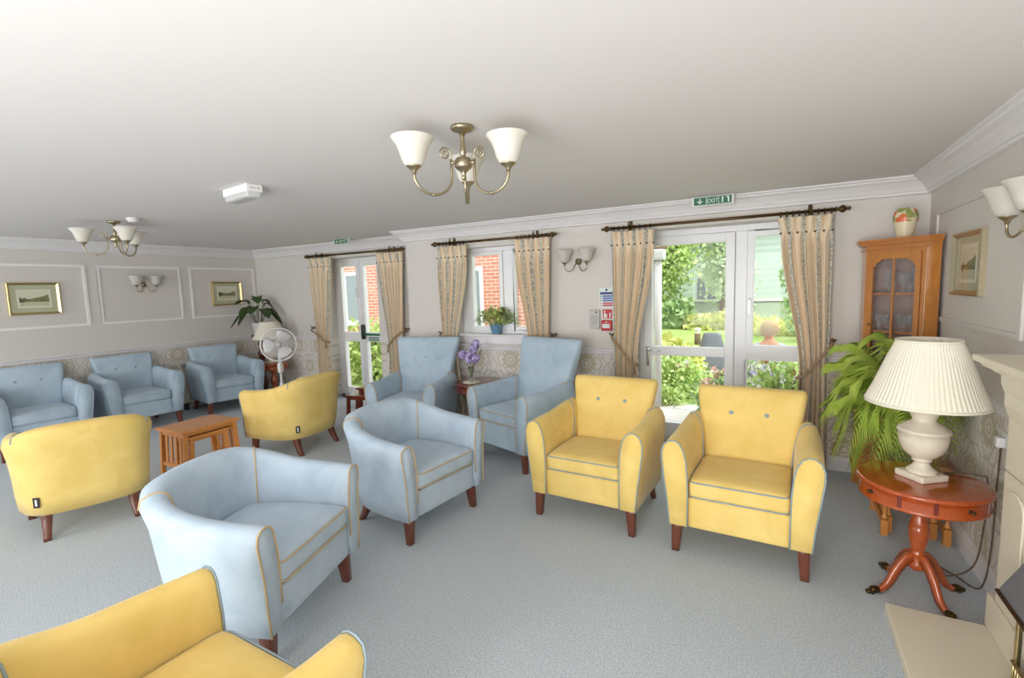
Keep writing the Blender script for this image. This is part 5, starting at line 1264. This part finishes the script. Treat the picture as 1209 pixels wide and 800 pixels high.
hedge('golden brown low planting at the back of the lawn, middle part', -2.6, -.75, 17.0, .06, .50, .9, 1200, .20, M['leaf_yellow'], 32)
hedge('clipped yellow green hedge seen through the side light', -.75, 3.5, 15.6, .03, .46, .9, 2400, .16, M['leaf_yellow'], 33)
def tree(label, x, y, h, crown, n, size, mat, seed, z0=.15):
    rnd = random.Random(seed); t = thing('garden_tree', label, 'tree', (x, y, z0))
    mb = MB(); mb.tube(bez([(0, 0, -.1), (.05, 0, h * .3), (-.05, .05, h * .65), (0, 0, h * .9)], 10), [.16 * (1 - .07 * k) for k in range(11)], 10)
    for k in range(5):
        a = k * 1.3; mb.tube(bez([(0, 0, h * (.3 + .08 * k)), (math.cos(a) * crown[0] * .4, math.sin(a) * crown[1] * .4, h * (.45 + .08 * k)), (math.cos(a) * crown[0] * .75, math.sin(a) * crown[1] * .75, h * (.5 + .09 * k))], 6), .05, 6)
    mb.build('trunk', M['trunk'], t)
    mb = MB()
    for k in range(18):
        a = rnd.uniform(0, 6.3); q = rnd.uniform(.1, .7); c = (math.cos(a) * crown[0] * q, math.sin(a) * crown[1] * q, h - crown[2] + rnd.uniform(-.7, .55) * crown[2])
        foliage(mb, c, (crown[0] * .55, crown[1] * .55, crown[2] * .5), n // 14, size, rnd, 0, .3, False)
    o = mb.build('crown', mat, t); o['kind'] = 'stuff'; return t
tree('broad green tree behind the dark hedge, left of the garden view', -4.2, 18.6, 5.8, (1.9, 1.2, 2.7), 9000, .17, M['leaf_mid'], 41)
tree('pale green tree in the middle of the garden view behind the golden planting', -1.75, 19.0, 5.6, (1.25, 1.0, 2.5), 7000, .16, M['leaf_pale'], 42)
tree('dark green tree farther left behind the garden hedge', -6.6, 20.5, 6.5, (2.2, 1.4, 3.0), 6000, .20, M['leaf_dark'], 43)
tree('slim dark shrub tree beside the right curtain in the side light view', .62, 14.2, 2.6, (.55, .5, 1.15), 1600, .13, M['leaf_dark'], 44, -.06)
# low building behind the trees
t = thing('garden_building', 'long pale flat-roofed building beyond the garden fence', 'building', (2.0, 24.0, .1))
M['render_wall'] = flat('pale green render', lin(164, 176, 152), .9, .03, 3)
g = G('pale roof tiles'); pos = g.node('ShaderNodeNewGeometry').outputs['Position']; wv = g.node('ShaderNodeTexWave'); wv.bands_direction = 'Z'; wv.inputs['Scale'].default_value = 1.2; g.link(pos, wv.inputs['Vector']); g.col(g.mix(wv.outputs['Fac'], lin(176, 188, 182), lin(192, 202, 194))); g.set(Roughness=.9); M['roof'] = g.m
mb = MB(); mb.b2(-8, 7, 0, 5, -.2, 3.72); mb.build('wall', M['roof'], t)
mb = MB(); mb.b2(-8.15, 7.15, -.15, 5.1, 3.72, 3.86); mb.build('flat_roof', M['render_wall'], t)
mb = MB(); mb.tube([(-8.15, -.2, 3.70), (7.15, -.2, 3.70)], .05, 8); mb.build('gutter', M['cover'], t)
for x in (-4.9, -3.5, 2.6):
    mb = MB(); mb.b2(x - .40, x + .40, -.04, .02, .5, 1.7); w_o = mb.build('window', M['cover'], t)
    mb = MB(); mb.b2(x - .02, x + .02, -.06, -.04, .5, 1.7); mb.build('window_bar', M['upvc'], w_o)
t = thing('garden_fence', 'low pale boarded fence with a white top rail behind the garden hedges', 'fence', (1.0, 19.6, .1))
mb = MB()
for k in range(64): mb.b2(-6.4 + k * .2, -6.215 + k * .2, -.012, .012, 0, .78)
mb.build('board_panel', M['render_wall'], t, weld=False)
mb = MB(); mb.b2(-6.4, 6.4, -.04, .04, .78, .86); mb.build('top_rail', M['mount_white'], t)
mb = MB(); mb.b2(-6.4, 6.4, -.03, .03, .72, .775); mb.build('under_rail', M['cover'], t)
# brick wing of the house seen through the window and the far french doors
t = thing('brick_building', 'red brick wing of the house with white windows outside', 'building', (-9.7, 9.0, -.1))
mb = MB(); mb.b2(-8.3, 6.1, 0, 3.0, 0, 5.2); mb.build('brick_wall', M['brick'], t)
mb = MB(); mb.b2(5.05, 5.7, -.12, .0, 0, 5.2); mb.build('brick_pier', M['brick'], t)
M['dark_glass'] = flat('dim window glass', lin(132, 140, 140), .08, .06, 2); M['net'] = flat('net curtain', lin(212, 216, 212), .7, .03, 8)
for wx, z0, z1, hw in ((-.05, .92, 2.22, .62), (3.62, .0, 2.18, .48), (-4.2, .92, 2.22, .62)):
    mb = MB(); mb.b2(wx - hw, wx + hw, -.03, .03, z0, z0 + .08); mb.b2(wx - hw, wx + hw, -.03, .03, z1 - .08, z1); mb.b2(wx - hw, wx - hw + .08, -.03, .03, z0 + .08, z1 - .08); mb.b2(wx + hw - .08, wx + hw, -.03, .03, z0 + .08, z1 - .08); mb.b2(wx - .035, wx + .035, -.03, .03, z0 + .08, z1 - .08); f_ = mb.build('window_frame', M['upvc'], t)
    mb = MB(); mb.b2(wx - hw + .07, wx + hw - .07, -.012, -.006, z0 + .07, z1 - .07); mb.build('pane', M['dark_glass'], f_)
    if z0 > .1: mb = MB(); mb.b2(wx - hw - .06, wx + hw + .06, -.08, .03, z0 - .05, z0); mb.build('window_sill', M['white_gloss'], f_)
mb = MB(); mb.b2(-.67, .57, -.012, .0, .02, .86); mb.build('tile_panel', flat('red hung tiles', lin(190, 96, 76), .8, .1, 40), t)

# ------------------------------------------------------------------ person sitting in the garden
px_, py_ = -.085, 6.62
ch = thing('garden_chair', 'white garden chair with slatted back under the seated person outside', 'chair', (px_, py_, -.06))
mb = MB(); mb.rbox((0, .02, .385), (.48, .46, .03), .01, 5); mb.build('seat', M['white_plastic'], ch)
for sx in (-1, 1):
    for sy in (-1, 1): mb = MB(); mb.tube([(sx * .21, .02 + sy * .20, .38), (sx * .23, .02 + sy * .23, 0)], .016, 8); mb.build('leg', M['white_plastic'], ch)
    mb = MB(); mb.tube([(sx * .21, -.20, .38), (sx * .21, -.27, .78)], .016, 8); mb.build('back_post', M['white_plastic'], ch)
for k in range(5): mb = MB(); mb.rbox((-.16 + k * .08, -.235, .58), (.05, .014, .36), .006, 4); o = mb.build('back_slat', M['white_plastic'], ch); 
pe = thing('person', 'person with short blond hair and lilac grey top seated in the garden, seen from behind', 'person', (px_, py_, -.06))
M['skin'] = flat('skin', lin(200, 148, 120), .6, .03, 8); M['hair'] = flat('blond hair', lin(182, 152, 102), .7, .2, 70); M['top'] = flat('lilac grey top', lin(176, 176, 196), .85, .05, 20); M['trousers'] = flat('navy trousers', lin(62, 68, 92), .85, .05, 20)
def skin_body(name, mat, verts, edges, radii, parent):
    me = bpy.data.meshes.new(name); me.from_pydata(verts, edges, []); me.materials.append(mat); o = bpy.data.objects.new(name, me); COL.objects.link(o); o.parent = parent
    sk = o.modifiers.new('skin', 'SKIN'); sk.use_smooth_shade = True
    for v, r in zip(me.skin_vertices[0].data, radii): v.radius = r if isinstance(r, tuple) else (r, r)
    me.skin_vertices[0].data[0].use_root = True
    sb = o.modifiers.new('sub', 'SUBSURF'); sb.levels = 1; sb.render_levels = 2; return o
BV = [(0, -.04, .47), (0, -.05, .62), (0, -.05, .78), (0, -.045, .88), (0, -.035, .95), (0, -.02, 1.02)]; BE = [(0, 1), (1, 2), (2, 3), (3, 4), (4, 5)]; BR = [(.15, .11), (.14, .10), (.16, .10), (.09, .07), (.05, .05), (.055, .06)]
for sx in (-1, 1):
    n0 = len(BV); BV += [(sx * .17, -.04, .845), (sx * .23, .02, .62), (sx * .16, .22, .56), (sx * .13, .30, .55)]; BE += [(3, n0), (n0, n0 + 1), (n0 + 1, n0 + 2), (n0 + 2, n0 + 3)]; BR += [.055, .042, .033, .030]
    h0 = len(BV)
    for k in range(4): BV += [(sx * (.115 + .018 * k), .35, .552 - .003 * k), (sx * (.115 + .018 * k), .385 - .006 * abs(k - 1.5), .535)]; BE += [(n0 + 3, h0 + 2 * k), (h0 + 2 * k, h0 + 2 * k + 1)]; BR += [.009, .008]
    BV += [(sx * .09, .33, .55)]; BE += [(n0 + 3, len(BV) - 1)]; BR += [.009]
    l0 = len(BV); BV += [(sx * .10, .0, .46), (sx * .12, .40, .45), (sx * .12, .42, .08), (sx * .12, .52, .035)]; BE += [(0, l0), (l0, l0 + 1), (l0 + 1, l0 + 2), (l0 + 2, l0 + 3)]; BR += [.085, .06, .042, .04]
skin_body('body', M['skin'], BV, BE, BR, pe)
mb = MB(); mb.sphere((0, .01, 1.07), .088, 16, 0, (.88, 1.05, 1.22)); mb.sphere((0, .105, 1.06), .016, 8, 0, (.8, 1.2, 1.3))
for sx in (-1, 1): mb.sphere((sx * .079, .005, 1.06), .022, 8, 0, (.35, .8, 1.3))
mb.build('head', M['skin'], pe)
rnd = random.Random(2); mb = MB(); mb.sphere((0, -.006, 1.095), .094, 18, 0, (.93, 1.06, 1.05))
for k in range(420):
    d = Vector((rnd.gauss(0, 1), rnd.gauss(-.4, 1), rnd.gauss(.4, 1))).normalized()
    if d.y > .35 and d.z < .35: continue
    if d.z < -.55: continue
    p = Vector((d.x * .088, -.006 + d.y * .099, 1.095 + d.z * .098)); q = Vector((d.x * .2, d.y * .2, -.8)).normalized()
    mb.tube([p, p + d * .008 + q * .02, p + d * .003 + q * .045], [.005, .005, .001], 4)
mb.build('hair', M['hair'], pe)
TV = [(0, -.04, .47), (0, -.05, .62), (0, -.05, .78), (0, -.045, .885), (0, -.04, .92)]; TE = [(0, 1), (1, 2), (2, 3), (3, 4)]; TR = [(.17, .125), (.155, .115), (.175, .115), (.10, .08), (.06, .06)]
for sx in (-1, 1):
    n0 = len(TV); TV += [(sx * .17, -.04, .85), (sx * .23, .015, .63), (sx * .17, .19, .565)]; TE += [(3, n0), (n0, n0 + 1), (n0 + 1, n0 + 2)]; TR += [.065, .052, .043]
skin_body('top', M['top'], TV, TE, TR, pe)
TV = [(0, -.03, .46)]; TE = []; TR = [(.165, .12)]
for sx in (-1, 1):
    l0 = len(TV); TV += [(sx * .10, .02, .46), (sx * .12, .40, .45), (sx * .12, .42, .12)]; TE += [(0, l0), (l0, l0 + 1), (l0 + 1, l0 + 2)]; TR += [.095, .07, .052]
skin_body('trousers', M['trousers'], TV, TE, TR, pe)

# ------------------------------------------------------------------ repeats share a group
GROUPS = {'tub_chair': 'tub chairs around the lounge', 'wing_chair': 'tall blue wing chairs by the window', 'curtain': 'cream floral curtains', 'curtain_pole': 'bronze curtain poles', 'picture': 'framed prints on the walls',
          'ceiling_light': 'three-arm brass ceiling lights', 'wall_light': 'two-arm brass wall lights', 'exit_sign': 'green exit signs', 'drum_table': 'round drum tables', 'nest_table': 'small nesting tables',
          'fire_notice': 'fire notices', 'call_point': 'red fire call points', 'call_point_sign': 'call point signs', 'garden_shrub': 'garden plants outside', 'garden_tree': 'trees in the garden', 'hedge': 'hedges in the garden'}
for o in list(bpy.data.objects):
    if o.parent or 'label' not in o or 'group' in o: continue
    k = o.name.split('.')[0]
    if k == 'armchair': o['group'] = 'yellow two-button armchairs' if 'yellow' in o['label'] else 'blue armchairs along the left wall'
    elif k in GROUPS: o['group'] = GROUPS[k]
